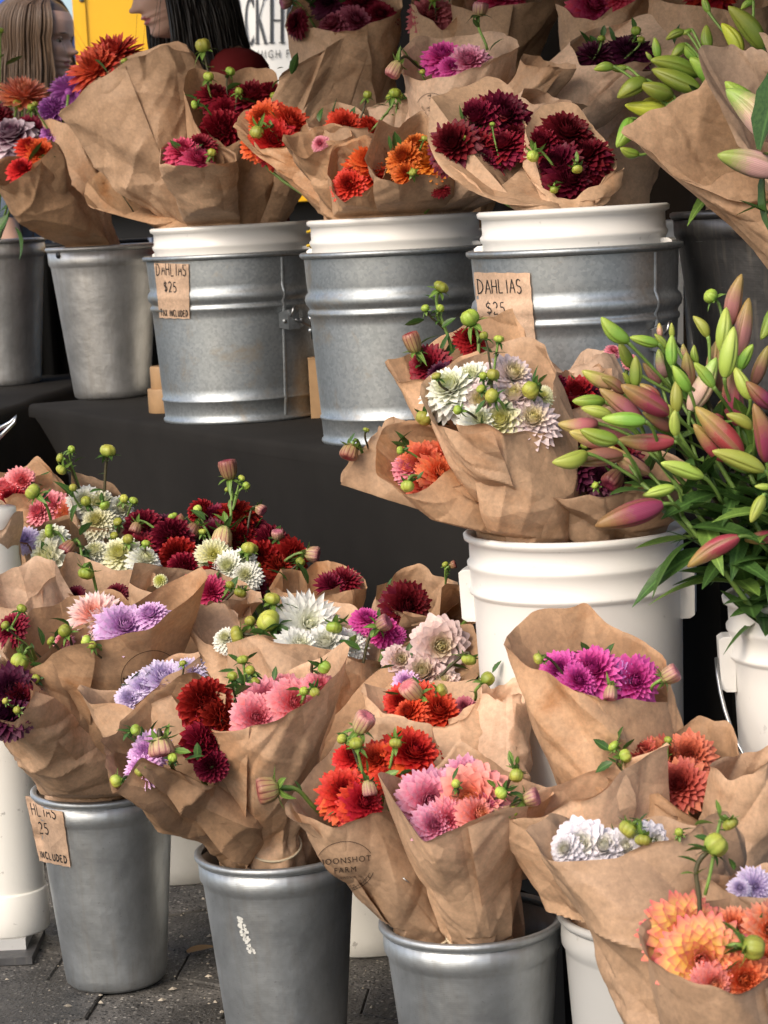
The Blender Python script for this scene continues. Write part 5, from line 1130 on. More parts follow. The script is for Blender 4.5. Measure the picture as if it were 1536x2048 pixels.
# --- front left
bq('L6', 'pale pink spiky dahlia in a wide wrap with nodding green buds', (150, 1612), 3.32, [(14, 1296), (40, 1335), (100, 1340), (180, 1310), (245, 1270)], [(16, 1288), (60, 1220), (130, 1190), (210, 1190), (246, 1215)], 3.3,
   [(186, 1226, 46, CA, 'pale_pink_cactus'), (212, 1245, 34, CA, 'pale_pink_cactus'), (125, 1280, 18, D, 'pink'), (15, 1255, 30, D, 'wine', .05)], [(40, 1322, 21, 'y', 240, (75, 1320)), (70, 1358, 12, 'g'), (130, 1262, 15, 'g', 120), (100, 1280, 13, 'g', 140), (44, 1216, 11, 'g', 60, (20, 1260)), (10, 1250, 12, 'g')], [(60, 1330, 34, 0), (85, 1290, 40, 100), (110, 1275, 36, 60), (205, 1240, 40, 40)], mat=PS)
bq('L7', 'orchid pink dahlias in a big stamped wrap with a peaked corner', (228, 1622), 3.3, [(66, 1334), (130, 1302), (215, 1290), (300, 1258), (372, 1200), (414, 1160)], [(66, 1326), (150, 1262), (240, 1212), (330, 1170), (400, 1140), (413, 1150)], 3.24,
   [(252, 1250, 52, D, 'lilac'), (300, 1226, 32, D, 'lilac')], [(172, 1282, 13, 'y', 160), (185, 1290, 9, 'g')], mat=PS, rk=0.55, amp=0.8, bulge=0.08, seam=0.05)
bq('L8', 'pale lavender dahlias peeping from a slim stamped wrap', (300, 1640), 3.14, [(164, 1382), (182, 1408), (262, 1405), (330, 1382), (422, 1300)], [(166, 1374), (240, 1380), (310, 1330), (370, 1300), (420, 1290)], 3.05,
   [(330, 1356, 48, D, 'lavender'), (378, 1338, 30, D, 'lavender'), (258, 1395, 28, D, 'lavender'), (290, 1375, 34, D, 'lavender')], [(365, 1325, 8, 'g')], mat=PP, rk=0.5)
bq('L9', 'near-black plum dahlias in a crumpled wrap over the torn price sign', (118, 1608), 3.28, [(-50, 1432), (0, 1432), (25, 1440), (45, 1412), (62, 1372)], [(-50, 1350), (0, 1330), (40, 1340), (62, 1362)], 3.2,
   [(24, 1378, 46, D, 'plum'), (12, 1425, 42, D, 'plum', -.02), (42, 1395, 34, D, 'maroon')], [(34, 1420, 8, 'g'), (10, 1402, 7, 'y')], mat=PP, amp=1.4, bulge=0.18)
bq('L10', 'dark red ball dahlias and a lilac-pink bloom in an orange-stained wrap', (432, 1716), 3.02, [(160, 1484), (180, 1556), (232, 1592), (285, 1520), (340, 1535), (400, 1560), (430, 1560)], [(160, 1476), (205, 1464), (250, 1420), (350, 1352), (400, 1332), (448, 1400)], 2.93,
   [(412, 1402, 54, BA, 'crimson'), (446, 1432, 44, BA, 'crimson', -.01), (415, 1482, 44, BA, 'crimson', -.02), (422, 1530, 34, BA, 'wine', -.03), (290, 1500, 46, SP, 'lilac'), (275, 1535, 36, SP, 'lilac', -.01)],
   [(272, 1460, 16, 'g', 20, (310, 1510)), (322, 1494, 24, 'p', 280), (232, 1562, 16, 'y', 200), (278, 1545, 12, 'y', 230), (345, 1515, 11, 'g')], [(330, 1480, 36, 70, 1), (345, 1500, 40, -10, 1), (370, 1520, 40, 20), (395, 1520, 36, 90), (255, 1465, 26, 150)], mat=PS, amp=1.3, bulge=0.12)
bq('L10b', 'leafy green bud cluster standing between the red and pink bouquets', (480, 1640), 3.0, [(450, 1400), (490, 1410), (530, 1400)], [(450, 1330), (490, 1315), (530, 1330)], 2.99, [], [(485, 1318, 12, 'g', 100), (465, 1352, 12, 'g'), (500, 1340, 12, 'g'), (512, 1360, 10, 'g')], [(480, 1325, 30, 140), (492, 1320, 30, 30), (470, 1340, 34, 190), (500, 1350, 36, -10), (485, 1375, 38, 170), (495, 1375, 38, 10), (480, 1390, 34, 220), (500, 1392, 30, 300)], paper=False, group=None, fill=3)
bq('L11', 'candy pink dahlias in a clean smooth wrap with a high peak', (540, 1716), 2.98, [(410, 1450), (435, 1462), (490, 1460), (560, 1430), (620, 1395), (668, 1355), (692, 1300)], [(412, 1446), (470, 1400), (540, 1360), (620, 1322), (684, 1288)], 2.94,
   [(535, 1402, 54, D, 'pink'), (592, 1405, 44, D, 'pink'), (572, 1372, 34, D, 'pink'), (642, 1372, 30, D, 'pink'), (515, 1435, 42, D, 'pink', -.02), (610, 1385, 26, D, 'pink_mauve')], [(630, 1384, 14, 'y', 280), (648, 1334, 16, 'g', 330, (620, 1380)), (608, 1382, 10, 'g')], [(548, 1360, 28, 80), (600, 1380, 30, 170, 1)], mat=PP, amp=0.9, seam=0.02)
bq('L16', 'vermilion dahlias in a shallow wrap behind the ribbed metal bucket', (880, 1680), 2.95, [(740, 1385), (770, 1430), (850, 1440), (920, 1434), (972, 1402), (1002, 1368)], [(742, 1370), (800, 1372), (880, 1365), (1000, 1360)], 2.92,
   [(800, 1402, 38, D, 'red'), (880, 1420, 50, D, 'red_orange', -.01), (840, 1402, 36, D, 'red_orange'), (815, 1422, 34, D, 'red_orange', -.02), (928, 1412, 20, D, 'dusky_pink')], [(828, 1388, 20, 'p', 130), (886, 1380, 18, 'y', 20), (975, 1358, 20, 'g', 40, (950, 1400))], [(840, 1402, 34, -30), (985, 1345, 30, 60), (960, 1362, 30, 160)], mat=PP)
# --- front, ribbed bucket
bq('F3a', 'red-orange dahlias in the stamped wrap over the ribbed metal bucket', (872, 1868), 2.74, [(584, 1592), (592, 1628), (645, 1644), (705, 1640), (770, 1636), (800, 1620)], [(584, 1588), (625, 1530), (672, 1478), (735, 1440), (860, 1442), (888, 1505)], 2.7,
   [(830, 1502, 56, D, 'red_orange'), (754, 1518, 42, D, 'red'), (692, 1582, 52, D, 'red_orange', -.01), (730, 1605, 38, D, 'red', -.02), (706, 1512, 34, D, 'red'), (780, 1555, 30, D, 'red')],
   [(722, 1452, 19, 'p', 60), (684, 1478, 15, 'y', 160), (712, 1485, 15, 'g'), (791, 1488, 17, 'y', 260), (738, 1572, 19, 'p', 280), (536, 1580, 27, 'r', 190, (655, 1636))], [(700, 1478, 30, 150), (765, 1555, 36, 20, 1), (800, 1550, 30, 30), (735, 1545, 26, 100, 1), (560, 1575, 22, 60, 1), (655, 1632, 18, 30)], mat=PP, amp=0.7, seam=0.03, bulge=0.07)
bq('F3b', 'pink and peach dahlias in the neat wrap at the front of the ribbed bucket', (955, 1864), 2.7, [(750, 1552), (790, 1610), (848, 1676), (905, 1668), (1000, 1622), (1092, 1584)], [(752, 1548), (800, 1555), (870, 1530), (916, 1482), (990, 1515), (1090, 1578)], 2.62,
   [(862, 1602, 58, D, 'pink_mauve'), (938, 1598, 56, PE, 'peach_pink', -.01), (985, 1606, 38, SP, 'pink_mauve'), (930, 1552, 40, D, 'pink_mauve'), (898, 1640, 44, SP, 'pink', -.02), (870, 1650, 38, D, 'pink_mauve', -.02), (960, 1630, 36, D, 'peach_pink', -.02)],
   [(1033, 1550, 20, 'y', 260, (1000, 1600)), (1002, 1586, 18, 'y', 220), (1062, 1596, 19, 'p', 20, (1010, 1620)), (1028, 1622, 12, 'g'), (912, 1568, 12, 'y')], [(990, 1575, 26, 130, 1), (1025, 1530, 30, 100, 1), (1045, 1590, 30, 170), (1020, 1610, 30, 20), (905, 1560, 30, 60)], mat=PP, amp=0.7, seam=0.30, bulge=0.07)
# --- front right
bq('R2', 'hot magenta dahlias in a tall wrap before the tall white bucket', (1165, 1600), 2.80, [(1042, 1290), (1070, 1332), (1130, 1366), (1200, 1390), (1270, 1402), (1330, 1406)], [(1046, 1280), (1085, 1236), (1172, 1208), (1245, 1252), (1328, 1330)], 2.7,
   [(1120, 1336, 38, D, 'magenta'), (1185, 1338, 50, D, 'magenta', -.01), (1228, 1352, 32, SP, 'purple'), (1272, 1362, 46, D, 'magenta', -.01), (1160, 1360, 34, D, 'magenta', -.02)], [(1336, 1352, 23, 'p', 30, (1295, 1395)), (1076, 1318, 14, 'y', 200), (1222, 1380, 16, 'p', 260)], mat=PS, amp=0.9, seam=0.22)
bq('R2b', 'plain pale kraft wrap tucked behind the hot magenta bouquet', (1040, 1640), 2.88, [(965, 1390), (1000, 1405), (1050, 1395)], [(965, 1375), (1000, 1372), (1050, 1370)], 2.86, [], mat=PL, fill=0)
bq('R3', 'faded coral dahlias in a wavy-edged wrap beside the hot magenta ones', (1330, 1860), 2.66, [(1200, 1540), (1260, 1570), (1320, 1600), (1400, 1640), (1476, 1580)], [(1202, 1500), (1280, 1450), (1340, 1462), (1400, 1428), (1452, 1442), (1474, 1520)], 2.64,
   [(1335, 1522, 52, D, 'dusty_coral'), (1378, 1512, 46, D, 'dusty_coral'), (1358, 1568, 48, D, 'dusty_coral', -.02), (1285, 1502, 36, D, 'dusty_coral'), (1392, 1550, 34, D, 'dusty_coral')], [(1336, 1480, 11, 'g'), (1250, 1512, 16, 'y', 20), (1225, 1490, 12, 'g')], [(1220, 1500, 40, 150), (1235, 1485, 36, 80), (1225, 1525, 40, 200), (1245, 1500, 34, 40), (1375, 1620, 44, 290), (1240, 1530, 32, 300)], mat=PS)
bq('F4', 'kraft wrap slanting behind the lavender white dahlias', (1170, 1870), 2.62, [(966, 1632), (1035, 1642), (1100, 1618), (1200, 1570), (1340, 1490)], [(968, 1626), (1060, 1586), (1160, 1560), (1260, 1515), (1338, 1482)], 2.58, [], [], mat=PP, rk=0.45, amp=0.8, fill=0)
bq('R6', 'tall plain wrap at the edge beside the faded coral dahlias', (1540, 2040), 2.56, [(1424, 1532), (1470, 1545), (1540, 1530), (1620, 1500)], [(1426, 1528), (1480, 1505), (1540, 1492), (1620, 1480)], 2.58, [], mat=PP, fill=0, amp=1.3)
bq('R7', 'pale violet dahlia in a kraft wrap behind the peach and yellow ones', (1530, 2130), 2.42, [(1404, 1762), (1450, 1778), (1500, 1800), (1600, 1815)], [(1406, 1756), (1460, 1740), (1530, 1735), (1600, 1745)], 2.33, [(1512, 1772, 36, SP, 'lavender'), (1480, 1775, 22, D, 'lavender')], [], [(1468, 1740, 30, 100)], mat=PP, fill=0)
bq('R4', 'lavender white dahlias and yellow buds low in a long crumpled wrap', (1320, 2085), 2.46, [(1058, 1664), (1112, 1698), (1180, 1704), (1240, 1706), (1330, 1682), (1410, 1640), (1440, 1690)], [(1060, 1656), (1102, 1632), (1200, 1645), (1320, 1640), (1440, 1660)], 2.42,
   [(1162, 1688, 48, PE, 'white_lavender'), (1208, 1692, 42, PE, 'white_lavender'), (1252, 1694, 34, PE, 'white_lavender'), (1306, 1684, 38, PE, 'white_lavender'), (1130, 1698, 30, PE, 'white_lavender')], [(1256, 1660, 22, 'y', 230), (1286, 1684, 20, 'y', 260), (1358, 1665, 12, 'g')], [(1275, 1650, 34, 60), (1350, 1665, 40, 20, 1), (1390, 1650, 40, 30, 1)], mat=PP, amp=1.6, bulge=0.10, seam=0.40, rk=0.6)
bq('R5', 'peach and yellow dahlias in the round wrap with fat yellow buds', (1480, 2190), 2.28, [(1284, 1868), (1300, 1905), (1340, 1940), (1400, 1965), (1470, 1985), (1560, 1960), (1640, 1900)], [(1286, 1856), (1340, 1830), (1420, 1800), (1500, 1790), (1640, 1820)], 2.22,
   [(1380, 1868, 76, D, 'sunset'), (1408, 1925, 80, D, 'sunset', -.02), (1468, 1850, 52, SP, 'salmon'), (1490, 1960, 50, D, 'coral', -.02), (1530, 1925, 48, SP, 'coral'), (1430, 1970, 40, D, 'peach_pink', -.03), (1545, 1860, 50, D, 'salmon')],
   [(1506, 1895, 32, 'y', 350), (1432, 1690, 27, 'y', 40, (1398, 1840)), (1462, 1650, 22, 'y', 300, (1410, 1790))], [(1480, 1870, 46, 150), (1485, 1900, 44, 180), (1480, 1920, 40, 220), (1420, 1680, 34, 160), (1415, 1700, 30, 200), (1440, 1630, 34, 110, 1)], mat=PP, amp=0.7, seam=0.34)

# --- stamps printed on three wraps
def stamp(key, cx, cy, sc, ang):
    e, wrap = BOUQ[key]
    tree = bvh_of(wrap, e.location)
    pr = []
    for txt, y, h, sp in (('MOONSHOT', 0.10, 0.27, 1.15), ('FARM', -0.20, 0.25, 1.25), ('EAST WINDSOR, NJ', -0.40, 0.105, 1.15)):
        V, F = font_mesh(txt, sp); pr.append(([(v[0] * h, y + v[1] * h, 0) for v in V], F))
    c1 = arc(0, 0, 0.95, 0.80, 25, 215, 40); V, F = ribbon2d(c1, 0.018); pr.append(([(a, b, 0) for a, b in V], F))
    c1 = arc(0, 0, 0.95, 0.80, 250, 340, 30); V, F = ribbon2d(c1, 0.022); pr.append(([(a, b, 0) for a, b in V], F))
    c1 = arc(-0.05, 0.12, 0.93, 0.86, 262, 332, 30); V, F = ribbon2d(c1, 0.016); pr.append(([(a, b, 0) for a, b in V], F))
    rs = random.Random(5)
    for k in range(26):
        a = math.radians(rs.uniform(272, 330)); q = rs.uniform(0.80, 0.97)
        x, y = 0.95 * q * math.cos(a), 0.80 * q * math.sin(a)
        V, F = ribbon2d([(x, y), (x + rs.uniform(-.06, .06), y + rs.uniform(-.06, .06))], 0.02); pr.append(([(a_, b_, 0) for a_, b_ in V], F))
    V, F = join(*pr); ca, sa = math.cos(math.radians(ang)), math.sin(math.radians(ang))
    print_on('printed_stamp', wrap, tree, V, F, lambda v: (cx + sc * (v[0] * ca - v[1] * sa), cy - sc * (v[0] * sa + v[1] * ca)), MSTAMP, e, 0.0012)
stamp('F3a', 690, 1732, 62, 5)
stamp('L7', 300, 1352, 62, 22)
stamp('T11', 868, 225, 42, -62)
# staple in the stamped wrap
e, wrap = BOUQ['F3a']; h = bvh_of(wrap, e.location).ray_cast(CAM, ray(812, 1760).normalized())
if h[0] is not None:
    c = h[0] - Fw * 0.002; V, F = tube([c - Rt * 0.004 + Up * 0.003, c, c + Rt * 0.004 - Up * 0.003], 0.0008, 6); child('staple', V, F, MWIRE, e)

# ------------------------------------------------------------------ lilies
def lily_bud_mesh(k):
    n, m = 48, 14; V, UV = [], []; r = random.Random(k); bend = (0.0, 0.05, -0.05)[k]
    for j in range(m):
        s = j / (m - 1); rad = 0.150 * (math.sin(math.pi * (0.07 + 0.90 * s ** 0.85)) ** 0.72) * (1.0 - 0.12 * s)
        if j == m - 1: rad = 0.012
        for i in range(n):
            a = 2 * math.pi * i / n
            rr_ = rad * (1 + 0.075 * abs(math.cos(1.5 * a)) - 0.14 * max(0, 1 - abs(math.sin(1.5 * a)) * 3.2) * math.sin(math.pi * s) * 1.5)
            V.append((s, rr_ * math.cos(a) + bend * math.sin(math.pi * s), rr_ * math.sin(a))); UV.append((s, i / n))
    return mesh('lily_bud', V, grid_faces(n, m, True) + [tuple(range((m - 1) * n, m * n))], True, UV)
LILY = [lily_bud_mesh(k) for k in range(3)]
LM = {'G': mat_bud('lily_green', (0.38, 0.46, 0.07, 1), (0.23, 0.36, 0.05, 1), 3, 0.5, 0.60, 1.02), 'Y': mat_bud('lily_lime', (0.50, 0.54, 0.11, 1), (0.40, 0.47, 0.08, 1), 3, 0.45, 0.60, 1.02),
      'P': mat_bud('lily_pink', (0.50, 0.36, 0.12, 1), (0.52, 0.17, 0.20, 1), 3, 0.6, 0.60, 1.02), 'R': mat_bud('lily_red', (0.42, 0.26, 0.09, 1), (0.38, 0.06, 0.105, 1), 3, 0.6, 0.60, 1.02),
      'B': mat_bud('lily_bronze', (0.42, 0.36, 0.09, 1), (0.38, 0.18, 0.12, 1), 3, 0.6, 0.60, 1.02), 'A': mat_bud('lily_apricot', (0.50, 0.36, 0.11, 1), (0.54, 0.25, 0.21, 1), 3, 0.55, 0.60, 1.02),
      'L': mat_bud('lily_yellow', (0.58, 0.56, 0.05, 1), (0.48, 0.49, 0.06, 1), 3, 0.4, 0.60, 1.02), 'W': mat_bud('lily_pale_pink', (0.40, 0.50, 0.12, 1), (0.72, 0.42, 0.38, 1), 3, 0.35, 0.60, 1.02)}
NAMEC = {'G': 'green', 'Y': 'lime green', 'P': 'pink', 'R': 'red', 'B': 'bronze', 'A': 'apricot', 'L': 'yellow', 'W': 'pale pink'}
def lily_stem(label, buds, foot, d, rr, group, fat=1.0, nleaf=9, dv=0.05, leaflen=(0.06, 0.10)):
    """buds: (tip, base, colour, depth offset) in photo pixels"""
    bases = []
    for tx, ty, bx, by, co, off in buds: bases.append(P(bx, by, d + off))
    c = sum(bases, Vector()) / len(bases)
    node = c + (foot - c) * 0.16
    e = empty('lily_stem', foot, label, 'lily', group)
    mid = node + (foot - node) * 0.5 - Fw * 0.02
    ax = bez(node, mid, foot, n=14); V, F = tube(ax, [0.0028 + 0.0016 * i / 13 for i in range(14)], 8); st = child('stem', V, F, MSTEM if rr.random() < .6 else MSTEMD, e)
    for (tx, ty, bx, by, co, off), b in zip(buds, bases):
        L2 = math.hypot(tx - bx, ty - by) * (d + off) / FPX
        t = P(tx, ty, d + off + rr.uniform(-0.35, 0.15) * L2); v = t - b; L = v.length
        wpx = 0.25 if L2 * FPX / d > 85 else 0.30
        q = v.to_track_quat('X', 'Z') @ Quaternion((1, 0, 0), rr.uniform(0, 6.28))
        wf = fat * 1.14 * (1.0 if L2 * FPX / d > 85 else 1.22) * rr.uniform(0.92, 1.10)
        obj('bud', rr.choice(LILY), e, b - foot, LM[co], q, (L, L * wf, L * wf))
        pd = bez(b + v * 0.03, b - v * 0.25, node, n=8); V, F = tube(pd, [0.0030, 0.0026, 0.0022, 0.0021, 0.0021, 0.0021, 0.0022, 0.0024], 7)
        child('pedicel', V, F, MSTEM, e)
    for k in range(nleaf):
        p = ax[min(13, 1 + int(12 * k / max(1, nleaf)))]; out = Vector((rr.uniform(-1, .6), rr.uniform(-1, .3), rr.uniform(-.25, .9)))
        q = out.to_track_quat('X', 'Z') @ Quaternion((1, 0, 0), rr.uniform(-.5, .5))
        obj('leaf', rr.choice(LILYLEAF), e, p - foot, MLEAF if rr.random() < .75 else MLEAFL, q, rr.uniform(*leaflen))
    return e
k_ = 456 / 1373
LB = [(368, 345, 530, 495, 'G', 0), (540, 465, 712, 508, 'G', 0), (690, 445, 765, 535, 'G', .02), (792, 378, 796, 470, 'Y', .04), (795, 450, 795, 635, 'G', -.02), (575, 578, 575, 762, 'G', -.02), (500, 678, 540, 752, 'G', 0), (478, 498, 548, 645, 'G', .04),
      (252, 668, 480, 752, 'B', .03), (368, 705, 505, 800, 'B', 0), (358, 775, 610, 962, 'P', 0), (488, 752, 775, 925, 'R', -.02), (600, 745, 722, 832, 'R', .04), (195, 850, 388, 852, 'G', .02), (248, 890, 432, 938, 'Y', 0), (372, 955, 632, 972, 'G', -.05),
      (108, 988, 345, 985, 'P', .04), (178, 1035, 410, 1110, 'P', .03), (242, 1022, 465, 1092, 'G', -.04), (468, 1082, 805, 1092, 'R', -.02), (240, 1000, 520, 1060, 'P', .05), (618, 915, 785, 1022, 'B', 0), (74, 1220, 282, 1168, 'Y', 0), (178, 1222, 495, 1178, 'B', .02), (728, 1222, 978, 1305, 'Y', -.05), (410, 1120, 655, 1285, 'A', .03),
      (618, 1418, 806, 1370, 'Y', -.02), (332, 1602, 735, 1472, 'R', -.04), (888, 1848, 1195, 1668, 'R', -.06), (1230, 1688, 1420, 1660, 'R', -.04), (1038, 1150, 1345, 1265, 'Y', -.08), (800, 635, 900, 792, 'G', -.03), (822, 722, 822, 915, 'Y', -.03), (812, 905, 818, 1058, 'Y', -.06), (775, 868, 792, 962, 'G', -.02),
      (922, 338, 1012, 462, 'Y', .02), (928, 618, 1045, 765, 'G', -.05), (1214, 84, 1150, 385, 'A', .03), (1258, 228, 1190, 575, 'A', .02), (1122, 285, 1092, 545, 'Y', 0), (1168, 402, 1112, 705, 'Y', -.03), (880, 552, 902, 765, 'B', .03), (712, 538, 762, 705, 'W', .05), (718, 378, 725, 465, 'A', .05), (928, 512, 945, 622, 'G', .03),
      (1062, 588, 905, 905, 'W', .02), (1068, 478, 1082, 785, 'A', .04), (1282, 508, 1208, 655, 'G', .02), (1375, 515, 1285, 755, 'B', .02), (1165, 622, 1188, 995, 'R', 0), (1172, 645, 1265, 835, 'Y', -.04), (1242, 732, 1400, 890, 'R', -.05), (1288, 865, 1365, 1210, 'R', -.07), (936, 885, 1215, 1165, 'R', -.05), (925, 988, 1110, 1205, 'R', -.02),
      (1108, 832, 1070, 1005, 'R', .02), (1122, 928, 1280, 1012, 'Y', -.06), (1292, 1362, 1390, 1368, 'Y', -.07), (1268, 1582, 1345, 1420, 'Y', -.08), (620, 620, 725, 745, 'A', .05), (860, 505, 885, 600, 'A', .06), (1330, 480, 1400, 300, 'G', .04)]
LB = [(1080 + a * k_, 520 + b * k_, 1080 + c * k_, 520 + dd * k_, co, of) for a, b, c, dd, co, of in LB]
# gather neighbouring buds into stems
rest = list(LB); groups = []
while rest:
    s0 = min(rest, key=lambda b: (b[2] + b[3] * 0.6)); rest.remove(s0); g = [s0]
    for b in sorted(rest, key=lambda b: math.hypot(b[2] - s0[2], b[3] - s0[3]))[:4]:
        if math.hypot(b[2] - s0[2], b[3] - s0[3]) < 85: g.append(b); rest.remove(b)
    groups.append(g)
rl = random.Random(21); used_lab = {}
for gi, g in enumerate(groups):
    cols = sorted({NAMECC for NAMECC in (NAMEC[b[4]] for b in g)})
    n = len(g); word = {1: 'one', 2: 'two', 3: 'three', 4: 'four', 5: 'five'}[n]
    lab = 'loose lily stem with %s %s bud%s' % (word, ', '.join(cols), '' if n == 1 else 's')
    vx, vy = sum(b[0] - b[2] for b in g), sum(b[3] - b[1] for b in g); an = math.degrees(math.atan2(vy, -vx))
    lab = lab.replace('loose lily', 'lily'); lab += ' ' + ('drooping below the bucket rim' if an < -20 else 'reaching out sideways' if an < 25 else 'slanting over the bucket' if an < 62 else 'standing almost upright')
    if lab in used_lab: lab += ' behind its twin'
    used_lab[lab] = 1
    a = rl.uniform(0, 6.28); q = rl.uniform(0.0, 0.085)
    foot = Vector((lb.x + q * math.cos(a), lb.y + q * math.sin(a), lb.z + 0.30))
    lily_stem(lab, g, foot, 2.72, rl, 'loose lily stems in the white bucket', 1.0, 11)
# a dahlia bud standing among the lilies
e = empty('dahlia_stem', P(1455, 900, 2.85), 'single nodding green dahlia bud standing above the lily buds', 'flower')
add_bud(e, 1421, 592, 19, 'g', 2.85, P(1455, 900, 2.85), random.Random(3), 150, 1)
# lilies in paper, upper right
k2 = 636 / 1536
def L2(a): return [(900 + x0 * k2, y0 * k2, 900 + x1 * k2, y1 * k2, c, o) for x0, y0, x1, y1, c, o in a]
sets = [('paper-wrapped lily stem with small side buds reaching over the crimson dahlias', [(694, 336, 790, 322, 'G', 0), (772, 330, 855, 325, 'G', .01), (808, 472, 945, 388, 'G', 0), (918, 408, 1075, 462, 'G', -.01)]),
        ('paper-wrapped lily stem with plump green buds in a cluster', [(970, 288, 1195, 362, 'G', .01), (975, 335, 1205, 435, 'G', -.02), (1158, 278, 1265, 402, 'G', -.02), (988, 180, 1005, 282, 'G', .02), (945, 250, 975, 290, 'G', .02)]),
        ('paper-wrapped lily stem with upright green buds at its top', [(1042, 192, 1132, 150, 'G', .03), (1118, 168, 1165, 142, 'G', .03), (1068, 282, 1135, 212, 'G', .02), (1238, 120, 1248, 235, 'G', .02), (1238, 310, 1268, 232, 'G', 0), (1120, 215, 1190, 290, 'G', .02)]),
        ('paper-wrapped lily stem with yellowing buds near the paper edge', [(845, 508, 1100, 532, 'L', .02), (930, 490, 1110, 500, 'L', .03), (905, 580, 1010, 585, 'L', .02), (806, 712, 872, 575, 'G', .03), (822, 715, 912, 748, 'G', .02)]),
        ('paper-wrapped lily stem with one huge olive bud beside a yellow one', [(1345, 30, 1510, 230, 'G', -.03), (1312, 112, 1405, 265, 'L', -.01), (1405, 45, 1462, 5, 'G', .02), (1220, -20, 1250, 60, 'G', .03)])]
lw = P(1600, 500, 3.25)
for i, (lab, bl) in enumerate(sets):
    lily_stem(lab, L2(bl), lw + Vector((rl.uniform(-.02, .02), rl.uniform(-.02, .02), 0)), 3.28, rl, 'lilies wrapped in kraft paper', 1.12, 6)
lily_stem('large lily stem with long pink-flushed buds in front of the kraft wrap', L2([(1328, 395, 1490, 535, 'G', .03), (1335, 430, 1560, 670, 'W', 0), (1292, 748, 1580, 830, 'W', -.05)]), P(1600, 520, 3.0), 2.98, rl, 'lilies wrapped in kraft paper', 1.25, 3)
o_ = P(1500, 300, 2.96)
for k, (x, y, L, a, q) in enumerate(((1520, 300, 220, 82, .3), (1530, 330, 140, 265, .1))):
    e_ = [o for o in bpy.data.objects if o.get('label', '').startswith('large lily stem')][0]
    dl = Rt * math.cos(math.radians(a)) + Up * math.sin(math.radians(a)) - Fw * q
    obj('leaf', LEAFM[0], e_, P(x, y, 2.95) - e_.location, MLEAF, dl.to_track_quat('X', 'Z') @ Quaternion((1, 0, 0), 1.0), L * 2.95 / FPX)
bq('T22', 'big folded kraft wrap around the lilies, pointing left', (1625, 500), 3.22, [(1248, 268), (1290, 300), (1340, 345), (1420, 372), (1500, 330)], [(1250, 258), (1330, 208), (1400, 170), (1440, 135), (1500, 150)], 3.16, [], mat=PP, noseat=True, rk=0.32, rb=0.05, amp=0.9, bulge=0.03, fill=0, seam=0.5)
bq('T22b', 'second kraft wrap behind the pink-flushed lily buds', (1680, 520), 3.12, [(1422, 124), (1440, 220), (1478, 290), (1560, 330)], [(1424, 118), (1470, 100), (1530, 85), (1560, 120)], 3.08, [], mat=PL, noseat=True, rk=0.5, rb=0.05, amp=0.8, bulge=0.03, fill=0, seam=0.55)
# ------------------------------------------------------------------ background: truck, banner, canopy
MTRUCK = mat_simple('yellow_truck_paint', (0.80, 0.44, 0.015, 1), 0.35, nscale=3, namt=0.08)
dT = 9.0
xl = P(148, 60, dT).x; ty = P(148, 60, dT).y
e = empty('box_truck', (xl + 1.8, ty + 1.0, 0), 'yellow box truck parked behind the two women', 'truck')
V, F = box(xl, xl + 3.6, ty, ty + 2.0, 1.22, 3.45); child('cargo_box', V, F, MTRUCK, e, smooth=False)
px_ = P(168, 60, dT).x
V, F = box(px_ - 0.012, px_ + 0.012, ty - 0.012, ty - 0.001, 1.25, 3.4); child('corner_trim', V, F, MTRUCK, e, smooth=False)
V, F = box(xl, xl + 3.6, ty + 0.1, ty + 1.9, 0.50, 1.218); child('chassis', V, F, MBLACKPL, e, smooth=False)
for z in (1.5, 2.05, 2.6):
    c = Vector((px_, ty - 0.012, z)); V, F = tube([c, c - Vector((0, 0.006, 0))], 0.011, 12); child('rivet', V, F, MWIRE, e)
for x in (0.7, 2.9):
    for y in (0.12, 1.62):
        c = Vector((xl + x, ty + y, 0.42)); a = np.linspace(0, 6.283, 33)
        V, F = [], []
        for yy, r in ((0, 0.2), (0, 0.38), (0.03, 0.42), (0.22, 0.42), (0.25, 0.38), (0.25, 0.2)): V += [(c.x + r * math.cos(t), c.y + yy, c.z + r * math.sin(t)) for t in a[:-1]]
        wh = child('wheel', V, grid_faces(32, 6, True), MBLACKPL, e)
        V, F = tube([c + Vector((0, 0.03, 0)), c + Vector((0, 0.2, 0))], 0.2, 24); child('rim', V, F, MWIRE, wh, e.location)
# banner
dB = 7.6
MBAN = mat_simple('white_vinyl', (0.80, 0.80, 0.77, 1), 0.45, nscale=2, namt=0.04)
MBTXT = mat_simple('charcoal_print', (0.055, 0.06, 0.065, 1), 0.5)
b0 = P(432, 60, dB); b1 = P(930, 40, dB); by = b0.y; bz1, bz0 = 2.35, 1.30
e = empty('banner', ((b0.x + b1.x) / 2, by, 0), 'white banner with tall narrow dark lettering behind the dark-haired woman', 'banner')
V = [(b0.x + (b1.x - b0.x) * i / 20, by + 0.008 * math.sin(i * 1.1) + 0.004 * math.sin(j * 2.0 + i), bz0 + (bz1 - bz0) * j / 10) for j in range(11) for i in range(21)]
bn = child('vinyl', V, grid_faces(21, 11), MBAN, e)
for x in (b0.x - 0.015, b1.x + 0.015):
    V, F = tube([(x, by + 0.01, 0), (x, by + 0.01, bz1 + 0.04)], 0.016, 12); child('pole', V, F, MWIRE, e)
V, F = tube([(b0.x - 0.02, by + 0.02, bz1 + 0.01), (b1.x + 0.02, by + 0.02, bz1 + 0.01)], 0.012, 12); child('crossbar', V, F, MWIRE, e)
tr = bvh_of(bn, e.location)
def strokes(ls): return join(*[([(a, b, 0) for a, b in v], f) for v, f in (ribbon2d(p, w_) for p, w_ in ls)])
